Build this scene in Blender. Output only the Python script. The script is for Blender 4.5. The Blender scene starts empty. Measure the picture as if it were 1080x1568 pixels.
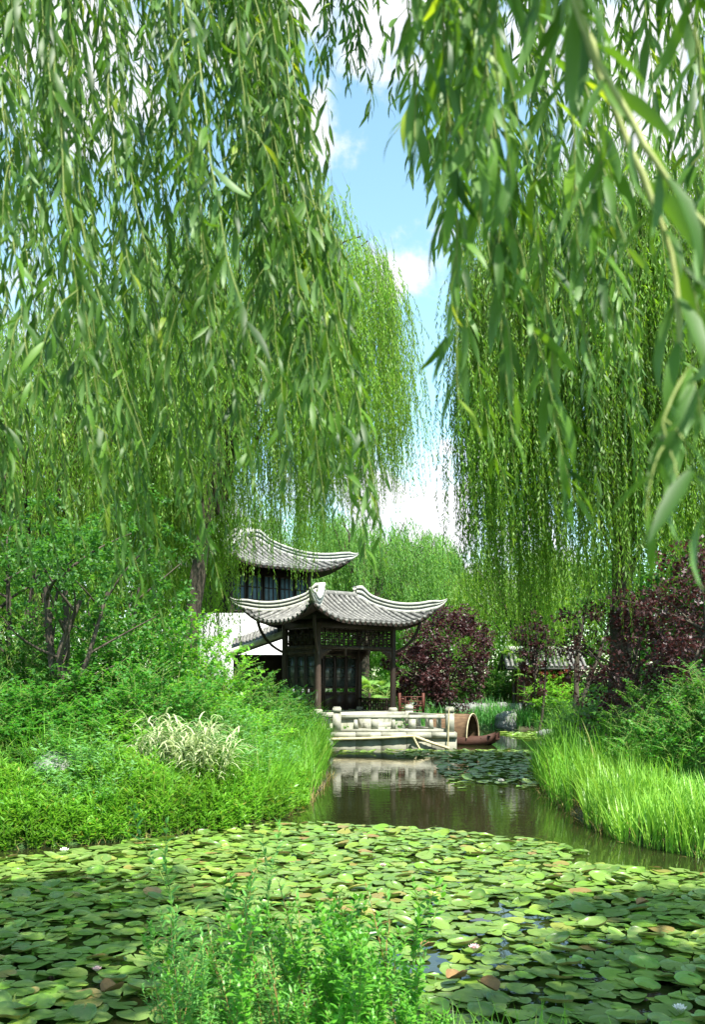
import bpy, math, random
import numpy as np
from math import radians as R, pi
rng = np.random.default_rng(11)
random.seed(11)
S = bpy.context.scene
COL = S.collection

# ------------------------------------------------------------------ camera
F, HZ, EYE = 1460.0, 1045.0, 2.4
cd = bpy.data.cameras.new('camera'); cam = bpy.data.objects.new('camera', cd); COL.objects.link(cam)
cam.location = (0, 0, EYE); cam.rotation_euler = (R(90), 0, 0)
cd.sensor_fit = 'VERTICAL'; cd.sensor_height = 36.0; cd.lens = F / 1568 * 36
cd.shift_y = (HZ - 784) / 1568
cd.clip_start = 0.05; cd.clip_end = 3000
cd.dof.use_dof = True; cd.dof.focus_distance = 18.0; cd.dof.aperture_fstop = 6.3
S.camera = cam
# ------------------------------------------------------------------ light
SUN_EL = 58.0
SX, SY = 0.50, -0.866
SUN_ROT = math.degrees(math.atan2(SX, SY))
sd = bpy.data.lights.new('sun', 'SUN'); sd.energy = 5.0; sd.angle = R(0.5); sd.color = (1.0, 0.955, 0.87)
so = bpy.data.objects.new('sun', sd); COL.objects.link(so)
so.rotation_euler = (R(90 - SUN_EL), 0, math.atan2(SX, -SY))
S.view_settings.view_transform = 'Standard'; S.view_settings.look = 'None'
S.view_settings.exposure = 1.36; S.view_settings.gamma = 1.0
S.render.engine = 'CYCLES'
cy = S.cycles
cy.max_bounces = 7; cy.diffuse_bounces = 3; cy.glossy_bounces = 3; cy.transmission_bounces = 5
cy.transparent_max_bounces = 6; cy.sample_clamp_indirect = 6.0; cy.caustics_reflective = False; cy.caustics_refractive = False

def at(px, py, Y):
    return np.array([(px - 540) / F * Y, Y, EYE + (HZ - py) / F * Y])
def xw(px, Y): return (px - 540) / F * Y

def build_world():
    w = bpy.data.worlds.new('World'); S.world = w; w.use_nodes = True
    nt = w.node_tree; N = nt.nodes; L = nt.links; N.clear()
    out = N.new('ShaderNodeOutputWorld'); bg = N.new('ShaderNodeBackground'); bg.inputs[1].default_value = 0.09
    sky = N.new('ShaderNodeTexSky'); sky.sky_type = 'NISHITA'; sky.sun_disc = False
    sky.sun_elevation = R(SUN_EL); sky.sun_rotation = R(SUN_ROT); sky.air_density = 1.0; sky.dust_density = 0.6; sky.ozone_density = 0.6
    tc = N.new('ShaderNodeTexCoord')
    nz = N.new('ShaderNodeTexNoise'); nz.inputs['Scale'].default_value = 16; nz.inputs['Detail'].default_value = 10; nz.inputs['Roughness'].default_value = 0.58
    L.new(tc.outputs['Generated'], nz.inputs['Vector'])
    blobs = [(110, 70, .13), (20, 40, .1), (640, 400, .055), (605, 415, .045), (478, 205, .06), (600, 0, .09), (395, 60, .06), (560, 770, .10), (680, 800, .11), (620, 860, .13), (480, 20, .04), (1000, 90, .2), (750, 900, .12), (-300, 500, .3), (1500, 500, .25), (300, -600, .3), (900, -700, .35), (300, 900, .2)]
    prev = None
    for (px, py, r) in blobs:
        v = np.array([(px - 540) / F, 1, (HZ - py) / F]); v /= np.linalg.norm(v)
        d = N.new('ShaderNodeVectorMath'); d.operation = 'DISTANCE'; d.inputs[1].default_value = v
        L.new(tc.outputs['Generated'], d.inputs[0])
        m = N.new('ShaderNodeMapRange'); m.inputs['From Min'].default_value = 0; m.inputs['From Max'].default_value = r
        m.inputs['To Min'].default_value = 1; m.inputs['To Max'].default_value = 0
        L.new(d.outputs['Value'], m.inputs['Value'])
        if prev is None: prev = m.outputs[0]
        else:
            x = N.new('ShaderNodeMath'); x.operation = 'MAXIMUM'; L.new(prev, x.inputs[0]); L.new(m.outputs[0], x.inputs[1]); prev = x.outputs[0]
    ns = N.new('ShaderNodeMath'); ns.operation = 'MULTIPLY_ADD'; L.new(nz.outputs['Fac'], ns.inputs[0]); ns.inputs[1].default_value = 3.2; ns.inputs[2].default_value = -1.6
    gate = N.new('ShaderNodeMapRange'); gate.inputs['From Max'].default_value = .25; L.new(prev, gate.inputs['Value'])
    ad0 = N.new('ShaderNodeMath'); ad0.operation = 'ADD'; L.new(prev, ad0.inputs[0]); L.new(ns.outputs[0], ad0.inputs[1])
    ad = N.new('ShaderNodeMath'); ad.operation = 'MULTIPLY'; L.new(ad0.outputs[0], ad.inputs[0]); L.new(gate.outputs[0], ad.inputs[1])
    mr = N.new('ShaderNodeMapRange'); mr.interpolation_type = 'SMOOTHSTEP'; mr.inputs['From Min'].default_value = 0.10; mr.inputs['From Max'].default_value = 0.85
    L.new(ad.outputs[0], mr.inputs['Value'])
    tn = N.new('ShaderNodeMixRGB'); tn.blend_type = 'MULTIPLY'; tn.inputs[0].default_value = 1; tn.inputs[2].default_value = (1.6, 1.85, 1.55, 1); L.new(sky.outputs[0], tn.inputs[1])
    mx = N.new('ShaderNodeMixRGB'); L.new(mr.outputs[0], mx.inputs[0]); L.new(tn.outputs[0], mx.inputs[1]); mx.inputs[2].default_value = (5.4, 5.5, 5.7, 1)
    L.new(mx.outputs[0], bg.inputs[0]); L.new(bg.outputs[0], out.inputs[0])
build_world()

# ------------------------------------------------------------------ materials
def newmat(name):
    m = bpy.data.materials.new(name); m.use_nodes = True
    nt = m.node_tree; nt.nodes.clear()
    out = nt.nodes.new('ShaderNodeOutputMaterial')
    return m, nt.nodes, nt.links, out

def leafmat(name, c1, c2, back=None, trans=0.42, tcol=None, rough=0.42, spec=0.5, scale=0.35, odd=None):
    """leaf: each leaf its own tint between c1 and c2, part of the light passes through"""
    m, N, L, out = newmat(name)
    g = N.new('ShaderNodeNewGeometry')
    ramp = N.new('ShaderNodeValToRGB'); e = ramp.color_ramp.elements
    e[0].color = (*c1, 1); e[1].color = (*c2, 1)
    if odd:
        x = ramp.color_ramp.elements.new(0.955); x.color = (*c2, 1); e[-1].color = (*odd, 1)
    L.new(g.outputs['Random Per Island'], ramp.inputs[0])
    col = ramp.outputs[0]
    tcn = N.new('ShaderNodeTexCoord')
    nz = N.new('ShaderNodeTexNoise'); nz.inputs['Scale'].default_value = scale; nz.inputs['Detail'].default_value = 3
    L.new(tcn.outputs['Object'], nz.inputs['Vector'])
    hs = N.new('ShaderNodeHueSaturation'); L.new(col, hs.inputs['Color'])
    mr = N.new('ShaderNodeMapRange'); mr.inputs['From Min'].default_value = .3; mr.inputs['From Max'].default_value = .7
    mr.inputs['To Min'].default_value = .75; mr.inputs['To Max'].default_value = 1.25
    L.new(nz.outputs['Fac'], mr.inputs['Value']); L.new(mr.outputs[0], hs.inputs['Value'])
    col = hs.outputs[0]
    front = col
    if back:
        mb = N.new('ShaderNodeMixRGB'); L.new(g.outputs['Backfacing'], mb.inputs[0]); L.new(col, mb.inputs[1]); mb.inputs[2].default_value = (*back, 1)
        front = mb.outputs[0]
    p = N.new('ShaderNodeBsdfPrincipled'); L.new(front, p.inputs['Base Color'])
    p.inputs['Roughness'].default_value = rough; p.inputs['Specular IOR Level'].default_value = spec
    t = N.new('ShaderNodeBsdfTranslucent')
    mm = N.new('ShaderNodeMixRGB'); mm.blend_type = 'MULTIPLY'; mm.inputs[0].default_value = 1.0
    tc = tcol or (2.3, 2.1, 1.0)
    L.new(col, mm.inputs[1]); mm.inputs[2].default_value = (*tc, 1)
    L.new(mm.outputs[0], t.inputs['Color'])
    ms = N.new('ShaderNodeMixShader'); ms.inputs[0].default_value = trans
    L.new(p.outputs[0], ms.inputs[1]); L.new(t.outputs[0], ms.inputs[2]); L.new(ms.outputs[0], out.inputs[0])
    return m

def surfmat(name, c1, c2, scale=3, rough=0.8, detail=6, bump=0.3, bscale=None, spec=0.3, stretch=(1, 1, 1), dist=0.02, c3=None, c3scale=1.0, c3lim=(.55, .7)):
    m, N, L, out = newmat(name)
    tc = N.new('ShaderNodeTexCoord'); mp = N.new('ShaderNodeMapping'); mp.inputs['Scale'].default_value = stretch
    L.new(tc.outputs['Object'], mp.inputs['Vector'])
    nz = N.new('ShaderNodeTexNoise'); nz.inputs['Scale'].default_value = scale; nz.inputs['Detail'].default_value = detail; nz.inputs['Roughness'].default_value = .62
    L.new(mp.outputs[0], nz.inputs['Vector'])
    r = N.new('ShaderNodeValToRGB'); r.color_ramp.elements[0].position = .3; r.color_ramp.elements[1].position = .7
    r.color_ramp.elements[0].color = (*c1, 1); r.color_ramp.elements[1].color = (*c2, 1)
    L.new(nz.outputs['Fac'], r.inputs[0]); col = r.outputs[0]
    if c3:
        n3 = N.new('ShaderNodeTexNoise'); n3.inputs['Scale'].default_value = c3scale; n3.inputs['Detail'].default_value = 7
        L.new(mp.outputs[0], n3.inputs['Vector'])
        k = N.new('ShaderNodeMapRange'); k.inputs['From Min'].default_value = c3lim[0]; k.inputs['From Max'].default_value = c3lim[1]
        L.new(n3.outputs['Fac'], k.inputs['Value'])
        mx = N.new('ShaderNodeMixRGB'); L.new(k.outputs[0], mx.inputs[0]); L.new(col, mx.inputs[1]); mx.inputs[2].default_value = (*c3, 1); col = mx.outputs[0]
    p = N.new('ShaderNodeBsdfPrincipled'); L.new(col, p.inputs['Base Color'])
    p.inputs['Roughness'].default_value = rough; p.inputs['Specular IOR Level'].default_value = spec
    b = N.new('ShaderNodeBump'); b.inputs['Strength'].default_value = bump; b.inputs['Distance'].default_value = dist
    n2 = N.new('ShaderNodeTexNoise'); n2.inputs['Scale'].default_value = bscale or scale * 4; n2.inputs['Detail'].default_value = 5
    L.new(mp.outputs[0], n2.inputs['Vector']); L.new(n2.outputs['Fac'], b.inputs['Height']); L.new(b.outputs[0], p.inputs['Normal'])
    L.new(p.outputs[0], out.inputs[0])
    return m

M = {}
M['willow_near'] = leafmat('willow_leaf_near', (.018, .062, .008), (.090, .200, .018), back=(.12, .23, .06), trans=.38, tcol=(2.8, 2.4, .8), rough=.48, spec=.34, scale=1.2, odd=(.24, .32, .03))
M['willow_mid'] = leafmat('willow_leaf_mid', (.095, .215, .022), (.175, .330, .036), trans=.50, rough=.5, spec=.4, scale=.28, odd=(.22, .30, .05))
M['willow_dark'] = leafmat('willow_leaf_dark', (.080, .180, .018), (.155, .300, .032), trans=.48, rough=.5, spec=.4, scale=.3, odd=(.16, .2, .05))
M['willow_far'] = leafmat('willow_leaf_far', (.085, .21, .05), (.15, .32, .06), trans=.5, rough=.6, spec=.3, scale=.3)
M['broad'] = leafmat('broad_leaf', (.030, .110, .018), (.070, .200, .028), trans=.4, rough=.5, spec=.4, scale=.4)
M['broad_pale'] = leafmat('pale_broad_leaf', (.070, .20, .035), (.13, .31, .05), trans=.45, rough=.5, spec=.4, scale=.4)
M['shrub'] = leafmat('shrub_leaf', (.024, .125, .018), (.080, .265, .030), trans=.42, rough=.45, spec=.4, scale=.7)
M['shrub_pale'] = leafmat('pale_shrub_leaf', (.09, .27, .02), (.17, .40, .04), trans=.45, rough=.45, spec=.4, scale=.9)
M['plum'] = leafmat('plum_leaf', (.026, .011, .011), (.085, .036, .036), trans=.3, tcol=(1.8, 1.0, 1.1), rough=.45, spec=.4, scale=.7)
M['maple'] = leafmat('maple_leaf', (.13, .035, .02), (.24, .07, .035), trans=.4, tcol=(1.6, 1.0, 1.0), rough=.5, scale=.9)
M['grass'] = leafmat('grass_blade', (.090, .270, .022), (.200, .430, .045), trans=.42, tcol=(1.6, 1.5, 1.0), rough=.45, spec=.35, scale=.6, odd=(.35, .36, .12))
M['iris'] = leafmat('iris_blade', (.150, .350, .040), (.280, .500, .070), trans=.42, tcol=(1.6, 1.5, 1.0), rough=.4, spec=.4, scale=.7)
M['reed'] = leafmat('reed_blade', (.055, .210, .050), (.130, .340, .080), trans=.4, tcol=(1.8, 1.7, 1.0), rough=.5, spec=.35, scale=.6)
M['weed'] = leafmat('weed_leaf', (.090, .260, .025), (.200, .420, .050), trans=.42, tcol=(1.8, 1.7, 1.0), rough=.42, spec=.45, scale=.7, odd=(.3, .26, .06))
M['herb'] = leafmat('herb_leaf', (.085, .270, .050), (.170, .400, .080), back=(.17, .36, .13), trans=.36, tcol=(1.8, 1.7, 1.0), rough=.42, spec=.5, scale=1.5)
M['herb_bright'] = leafmat('bright_herb_leaf', (.085, .300, .030), (.170, .450, .045), trans=.4, tcol=(1.7, 1.6, 1.0), rough=.42, spec=.5, scale=1.5)
M['stubble'] = leafmat('dry_stubble', (.16, .13, .05), (.34, .28, .10), trans=.25, tcol=(1.2, 1.1, .9), rough=.7, spec=.2, scale=2)
M['pale_reed'] = leafmat('striped_reed_blade', (.36, .44, .19), (.60, .64, .40), trans=.35, tcol=(1.05, 1.1, .9), rough=.5, spec=.3, scale=1)
M['palm'] = leafmat('palm_leaf', (.10, .24, .05), (.22, .38, .08), trans=.35, rough=.4, spec=.5, scale=1)
M['twig'] = surfmat('twig_bark', (.09, .13, .03), (.17, .19, .05), scale=9, rough=.6, bump=.1)
M['twig_green'] = surfmat('green_twig', (.11, .16, .03), (.22, .26, .06), scale=14, rough=.5, bump=.1)
M['branch_yellow'] = surfmat('yellow_green_branch', (.20, .23, .06), (.36, .38, .13), scale=30, rough=.5, bump=.3, dist=.002)
M['bark'] = surfmat('willow_bark', (.030, .024, .018), (.10, .082, .06), scale=5, rough=.9, bump=1.0, stretch=(1, 1, .25), dist=.05)
M['stem'] = surfmat('herb_stem', (.13, .26, .05), (.26, .28, .08), scale=6, rough=.5, bump=.1)
M['stem_red'] = surfmat('red_stem', (.22, .10, .04), (.34, .22, .08), scale=6, rough=.5, bump=.1)
M['soil'] = surfmat('bank_soil', (.030, .026, .015), (.075, .065, .035), scale=2.2, rough=.95, bump=.8, dist=.06, c3=(.035, .085, .02), c3scale=.8, c3lim=(.42, .6))
M['stone'] = surfmat('pale_stone', (.24, .24, .19), (.38, .37, .31), scale=2.5, rough=.8, bump=.35, dist=.012, c3=(.13, .14, .09), c3scale=2.6, c3lim=(.52, .72))
M['stone_floor'] = surfmat('worn_paving', (.20, .195, .16), (.33, .32, .27), scale=3, rough=.85, bump=.3, c3=(.14, .15, .09), c3scale=3, c3lim=(.5, .7))
M['stone_dark'] = surfmat('wet_stone', (.22, .22, .17), (.34, .33, .26), scale=2.0, rough=.8, bump=.35, dist=.012, stretch=(1, 1, .5), c3=(.10, .11, .06), c3scale=2.0, c3lim=(.5, .72))
M['rock'] = surfmat('grey_rock', (.10, .11, .10), (.30, .31, .29), scale=3, rough=.85, bump=.8, dist=.06, c3=(.06, .1, .03), c3scale=2.2)
M['wood'] = surfmat('dark_timber', (.014, .010, .008), (.040, .026, .019), scale=6, rough=.55, bump=.3, stretch=(1, 1, .2), dist=.008)
M['wood_worn'] = surfmat('worn_timber', (.022, .015, .011), (.070, .048, .036), scale=5, rough=.7, bump=.5, stretch=(1, 1, .15), dist=.01, c3=(.24, .23, .21), c3scale=4, c3lim=(.6, .72))
M['wood_red'] = surfmat('red_timber', (.060, .018, .012), (.12, .04, .025), scale=6, rough=.6, bump=.3)
M['tile'] = surfmat('grey_tile', (.09, .09, .085), (.22, .215, .20), scale=5, rough=.85, bump=.5, dist=.012, c3=(.34, .34, .30), c3scale=7, c3lim=(.55, .75))
M['tile_dark'] = surfmat('pan_tile', (.035, .036, .035), (.085, .085, .08), scale=6, rough=.9, bump=.5)
M['ridge'] = surfmat('ridge_plaster', (.36, .36, .32), (.54, .54, .48), scale=3, rough=.85, bump=.4, dist=.012, c3=(.20, .20, .18), c3scale=3, c3lim=(.55, .75))
M['ridge_line'] = surfmat('ridge_joint', (.10, .10, .095), (.2, .2, .19), scale=5, rough=.9)
M['plaster'] = surfmat('white_plaster', (.52, .54, .54), (.70, .71, .70), scale=1.2, rough=.85, bump=.15, stretch=(1, 1, .25), c3=(.36, .37, .35), c3scale=1.6, c3lim=(.5, .8))
M['bluewall'] = surfmat('blue_shutter', (.06, .10, .12), (.11, .17, .20), scale=3, rough=.6, bump=.2)
M['lattice_glass'] = surfmat('dusty_glass', (.02, .03, .03), (.05, .065, .065), scale=4, rough=.25, bump=.05, spec=.6)
M['bamboo'] = surfmat('bamboo_pole', (.36, .31, .18), (.55, .48, .30), scale=5, rough=.6, bump=.2)
M['hull'] = surfmat('boat_hull', (.040, .018, .012), (.10, .045, .030), scale=4, rough=.7, bump=.4, stretch=(.3, 1, 1))
M['mat'] = surfmat('woven_hood', (.085, .05, .028), (.19, .12, .065), scale=14, rough=.85, bump=.7, stretch=(.3, 1, 1), dist=.015)
M['petal'] = surfmat('lily_petal', (.78, .72, .66), (.86, .84, .78), scale=6, rough=.5, bump=.05)
M['petal_pink'] = surfmat('pink_lily_petal', (.72, .42, .42), (.82, .66, .60), scale=6, rough=.5, bump=.05)
M['stamen'] = surfmat('lily_stamen', (.7, .5, .08), (.8, .6, .12), scale=6, rough=.6, bump=.05)
M['deadleaf'] = surfmat('withered_pad', (.12, .06, .03), (.30, .19, .07), scale=9, rough=.7, bump=.3)

def padmat():
    m, N, L, out = newmat('lily_pad')
    oi = N.new('ShaderNodeNewGeometry'); ob = N.new('ShaderNodeObjectInfo')
    add = N.new('ShaderNodeMath'); add.operation = 'ADD'; L.new(oi.outputs['Random Per Island'], add.inputs[0]); L.new(ob.outputs['Random'], add.inputs[1])
    fr = N.new('ShaderNodeMath'); fr.operation = 'FRACT'; L.new(add.outputs[0], fr.inputs[0])
    r = N.new('ShaderNodeValToRGB'); r.color_ramp.interpolation = 'LINEAR'
    els = r.color_ramp.elements
    els[0].color = (.080, .160, .026, 1); els[1].color = (.120, .220, .050, 1)
    a = els.new(.55); a.color = (.165, .255, .060, 1)
    b = els.new(.80); b.color = (.140, .285, .030, 1)
    c = els.new(.95); c.color = (.22, .28, .05, 1)
    els[-1].color = (.24, .15, .06, 1)
    L.new(fr.outputs[0], r.inputs[0])
    tc = N.new('ShaderNodeTexCoord'); nz = N.new('ShaderNodeTexNoise'); nz.inputs['Scale'].default_value = 9; nz.inputs['Detail'].default_value = 6
    L.new(tc.outputs['Object'], nz.inputs['Vector'])
    k = N.new('ShaderNodeMapRange'); k.inputs['From Min'].default_value = .56; k.inputs['From Max'].default_value = .74; k.inputs['To Max'].default_value = .75
    L.new(nz.outputs['Fac'], k.inputs['Value'])
    mx = N.new('ShaderNodeMixRGB'); L.new(k.outputs[0], mx.inputs[0]); L.new(r.outputs[0], mx.inputs[1]); mx.inputs[2].default_value = (.24, .27, .10, 1)
    n5 = N.new('ShaderNodeTexNoise'); n5.inputs['Scale'].default_value = 26; n5.inputs['Detail'].default_value = 3; L.new(tc.outputs['Object'], n5.inputs['Vector'])
    k5 = N.new('ShaderNodeMapRange'); k5.inputs['From Min'].default_value = .66; k5.inputs['From Max'].default_value = .72; L.new(n5.outputs['Fac'], k5.inputs['Value'])
    m5 = N.new('ShaderNodeMixRGB'); L.new(k5.outputs[0], m5.inputs[0]); L.new(mx.outputs[0], m5.inputs[1]); m5.inputs[2].default_value = (.13, .09, .03, 1); mx = m5
    fb = N.new('ShaderNodeMixRGB'); L.new(oi.outputs['Backfacing'], fb.inputs[0]); L.new(mx.outputs[0], fb.inputs[1]); fb.inputs[2].default_value = (.22, .13, .06, 1)
    p = N.new('ShaderNodeBsdfPrincipled'); L.new(fb.outputs[0], p.inputs['Base Color']); p.inputs['Roughness'].default_value = .36; p.inputs['Specular IOR Level'].default_value = .55
    t = N.new('ShaderNodeBsdfTranslucent'); t.inputs[0].default_value = (.20, .45, .04, 1)
    ms = N.new('ShaderNodeMixShader'); ms.inputs[0].default_value = .14
    b = N.new('ShaderNodeBump'); b.inputs['Strength'].default_value = .25; b.inputs['Distance'].default_value = .01
    L.new(nz.outputs['Fac'], b.inputs['Height']); L.new(b.outputs[0], p.inputs['Normal'])
    L.new(p.outputs[0], ms.inputs[1]); L.new(t.outputs[0], ms.inputs[2]); L.new(ms.outputs[0], out.inputs[0])
    return m
M['pad'] = padmat()

def watermat():
    m, N, L, out = newmat('pond_water')
    p = N.new('ShaderNodeBsdfPrincipled'); p.inputs['Roughness'].default_value = .02; p.inputs['IOR'].default_value = 1.33
    p.inputs['Specular IOR Level'].default_value = .75
    tc = N.new('ShaderNodeTexCoord')
    n1 = N.new('ShaderNodeTexNoise'); n1.inputs['Scale'].default_value = .5; n1.inputs['Detail'].default_value = 4
    L.new(tc.outputs['Object'], n1.inputs['Vector'])
    r = N.new('ShaderNodeValToRGB'); r.color_ramp.elements[0].color = (.012, .015, .005, 1); r.color_ramp.elements[1].color = (.022, .027, .008, 1)
    L.new(n1.outputs['Fac'], r.inputs[0]); L.new(r.outputs[0], p.inputs['Base Color'])
    n2 = N.new('ShaderNodeTexNoise'); n2.inputs['Scale'].default_value = 2.2; n2.inputs['Detail'].default_value = 3
    mp = N.new('ShaderNodeMapping'); mp.inputs['Scale'].default_value = (1, 1.8, 1)
    L.new(tc.outputs['Object'], mp.inputs[0]); L.new(mp.outputs[0], n2.inputs['Vector'])
    b = N.new('ShaderNodeBump'); b.inputs['Strength'].default_value = .10; b.inputs['Distance'].default_value = .03
    L.new(n2.outputs['Fac'], b.inputs['Height']); L.new(b.outputs[0], p.inputs['Normal'])
    L.new(p.outputs[0], out.inputs[0])
    return m
M['water'] = watermat()

# ------------------------------------------------------------------ mesh helpers
class Geo:
    def __init__(s): s.v = []; s.q = []; s.t = []; s.n = 0
    def add(s, v, quads=None, tris=None, mi=0):
        v = np.asarray(v, dtype=np.float64).reshape(-1, 3)
        if quads is not None and len(quads):
            q = np.asarray(quads, dtype=np.int64) + s.n; s.q.append((q, np.full(len(q), mi)))
        if tris is not None and len(tris):
            t = np.asarray(tris, dtype=np.int64) + s.n; s.t.append((t, np.full(len(t), mi)))
        s.v.append(v); s.n += len(v)
    def build(s, name, mats, parent=None, smooth=False, loc=None):
        if not isinstance(mats, (list, tuple)): mats = [mats]
        me = bpy.data.meshes.new(name)
        V = np.concatenate(s.v) if s.v else np.zeros((0, 3))
        if loc is not None: V = V - np.asarray(loc)
        q = np.concatenate([a for a, _ in s.q]) if s.q else np.zeros((0, 4), int)
        t = np.concatenate([a for a, _ in s.t]) if s.t else np.zeros((0, 3), int)
        mi = np.concatenate([b for _, b in s.q] + [b for _, b in s.t]) if (s.q or s.t) else np.zeros(0)
        me.vertices.add(len(V)); me.vertices.foreach_set('co', V.astype(np.float32).ravel())
        nl = len(q) * 4 + len(t) * 3
        me.loops.add(nl); me.loops.foreach_set('vertex_index', np.concatenate([q.ravel(), t.ravel()]).astype(np.int32))
        me.polygons.add(len(q) + len(t))
        st = np.concatenate([np.arange(len(q)) * 4, len(q) * 4 + np.arange(len(t)) * 3]).astype(np.int32)
        me.polygons.foreach_set('loop_start', st)
        me.polygons.foreach_set('material_index', mi.astype(np.int32))
        if smooth: me.polygons.foreach_set('use_smooth', np.ones(len(q) + len(t), dtype=bool))
        for m in mats: me.materials.append(m)
        me.update(calc_edges=True)
        o = bpy.data.objects.new(name, me); COL.objects.link(o)
        if loc is not None: o.location = [float(c) for c in loc]
        if parent is not None: o.parent = parent
        return o

def tag(o, label=None, cat=None, group=None, kind=None):
    if label: o['label'] = label
    if cat: o['category'] = cat
    if group: o['group'] = group
    if kind: o['kind'] = kind
    return o
def empty(name, label, cat, loc=(0, 0, 0), rz=0, group=None):
    o = bpy.data.objects.new(name, None); COL.objects.link(o); o.location = [float(c) for c in loc]; o.rotation_euler = (0, 0, rz); o.empty_display_size = .2
    return tag(o, label, cat, group)
def copy_tree(o, parent=None):
    c = o.copy(); COL.objects.link(c)
    if parent is not None:
        c.parent = parent; c.matrix_parent_inverse = o.matrix_parent_inverse
    for ch in list(o.children): copy_tree(ch, c)
    return c

def nrm(a):
    a = np.asarray(a, float); return a / np.maximum(np.linalg.norm(a, axis=-1, keepdims=True), 1e-9)

# leaf templates: (u along, v across, fold) stations
def tmpl(us, ws, mid=True):
    V = []; Q = []
    k = 3 if mid else 2
    for u, w in zip(us, ws):
        if mid: V += [(u, -w, 1), (u, 0, 0), (u, w, 1)]
        else: V += [(u, -w, 0), (u, w, 0)]
    for i in range(len(us) - 1):
        for j in range(k - 1):
            a = i * k + j; Q.append((a, a + 1, a + k + 1, a + k))
    return np.array(V, float), np.array(Q)
T_NEAR = tmpl([0, .12, .35, .62, .85, 1], [.10, .55, 1, .85, .42, .02])
T_MED = tmpl([0, .3, .65, 1], [.12, 1, .8, .03])
T_BLADE = tmpl([0, .35, .7, 1], [.8, 1, .7, .04], mid=False)
T_QUAD = (np.array([(0, 0, 0), (.45, -1, 0), (1, 0, 0), (.45, 1, 0)], float), np.array([(0, 1, 2, 3)]))

def leaves(g, O, D, N, L, W, T, bend=0.0, fold=0.0, mi=0):
    """many leaves: O origin, D direction, N rough normal, L length, W half width"""
    n = len(O)
    if n == 0: return
    D = nrm(D); Sd = nrm(np.cross(D, N)); Nn = np.cross(Sd, D)
    L = np.broadcast_to(L, (n,)); W = np.broadcast_to(W, (n,)); bend = np.broadcast_to(bend, (n,))
    tv, tq = T
    u = tv[:, 0][None, :, None]; v = tv[:, 1][None, :, None]; f = tv[:, 2][None, :, None]
    P = O[:, None, :] + D[:, None, :] * u * L[:, None, None] * (1 - .35 * np.abs(bend)[:, None, None] * u * u) + Sd[:, None, :] * v * W[:, None, None] \
        + Nn[:, None, :] * (-bend[:, None, None] * u ** 2 * L[:, None, None] + fold * f * np.abs(v) * W[:, None, None])
    k = len(tv)
    q = (tq[None] + (np.arange(n) * k)[:, None, None]).reshape(-1, tq.shape[1])
    g.add(P.reshape(-1, 3), quads=q, mi=mi)

def tubes(g, P, Rr, sides=5, mi=0, cap=False):
    """P (n,m,3) polylines, Rr (n,m) radii"""
    P = np.asarray(P, float)
    if P.ndim == 2: P = P[None]; Rr = np.asarray(Rr)[None]
    n, m, _ = P.shape
    Rr = np.broadcast_to(Rr, (n, m))
    Tn = nrm(np.gradient(P, axis=1))
    ref = np.where(np.abs(Tn[..., 2:3]) > .9, np.array([1., 0, 0]), np.array([0, 0, 1.]))
    ref = np.where(np.abs(Tn[:, :1, 2:3]) > .75, np.array([1., 0.02, 0]), np.array([0.02, 0, 1.])) + 0 * ref
    A = nrm(np.cross(Tn, ref)); B = np.cross(Tn, A)
    th = np.arange(sides) / sides * 2 * pi
    V = P[:, :, None, :] + Rr[:, :, None, None] * (np.cos(th)[None, None, :, None] * A[:, :, None, :] + np.sin(th)[None, None, :, None] * B[:, :, None, :])
    i = np.arange(m - 1)[:, None]; j = np.arange(sides)[None, :]
    q = np.stack([i * sides + j, i * sides + (j + 1) % sides, (i + 1) * sides + (j + 1) % sides, (i + 1) * sides + j], -1).reshape(-1, 4)
    q = (q[None] + (np.arange(n) * m * sides)[:, None, None]).reshape(-1, 4)
    g.add(V.reshape(-1, 3), quads=q, mi=mi)
    if cap:
        for e in range(n):
            for row in (0, m - 1):
                b = e * m * sides + row * sides
                c = P[e, row]
                g.add(np.vstack([V[e, row], c[None]]), tris=[(k, (k + 1) % sides, sides) for k in range(sides)], mi=mi)

def box(g, c, s, rz=0, mi=0, top=None):
    """box with centre c, full size s; top=(sx,sy) scale of the top face"""
    x, y, z = np.array(s) / 2; tx, ty = top or (1, 1)
    v = np.array([(-x, -y, -z), (x, -y, -z), (x, y, -z), (-x, y, -z), (-x * tx, -y * ty, z), (x * tx, -y * ty, z), (x * tx, y * ty, z), (-x * tx, y * ty, z)])
    ca, sa = math.cos(rz), math.sin(rz)
    v = v @ np.array([[ca, sa, 0], [-sa, ca, 0], [0, 0, 1]]) + np.array(c)
    g.add(v, quads=[(3, 2, 1, 0), (4, 5, 6, 7), (0, 1, 5, 4), (1, 2, 6, 5), (2, 3, 7, 6), (3, 0, 4, 7)], mi=mi)
def bbox(g, c, s, rz=0, mi=0, bev=.02):
    """box with a chamfered top and sides: three stacked slices"""
    x, y, z = s
    box(g, (c[0], c[1], c[2] - bev / 2), (x, y, z - bev), rz, mi)
    box(g, (c[0], c[1], c[2] + z / 2 - bev / 2), (x, y, bev), rz, mi, top=(1 - 2 * bev / x, 1 - 2 * bev / y))

def interp(P, t):
    """P (n,m,3); t (n,k) in 0..1 -> pos (n,k,3), tangent"""
    n, m, _ = P.shape
    f = np.clip(t, 0, .99999) * (m - 1); i = f.astype(int); w = (f - i)[..., None]
    r = np.arange(n)[:, None]
    a = P[r, i]; b = P[r, i + 1]
    return a * (1 - w) + b * w, nrm(b - a)

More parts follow.
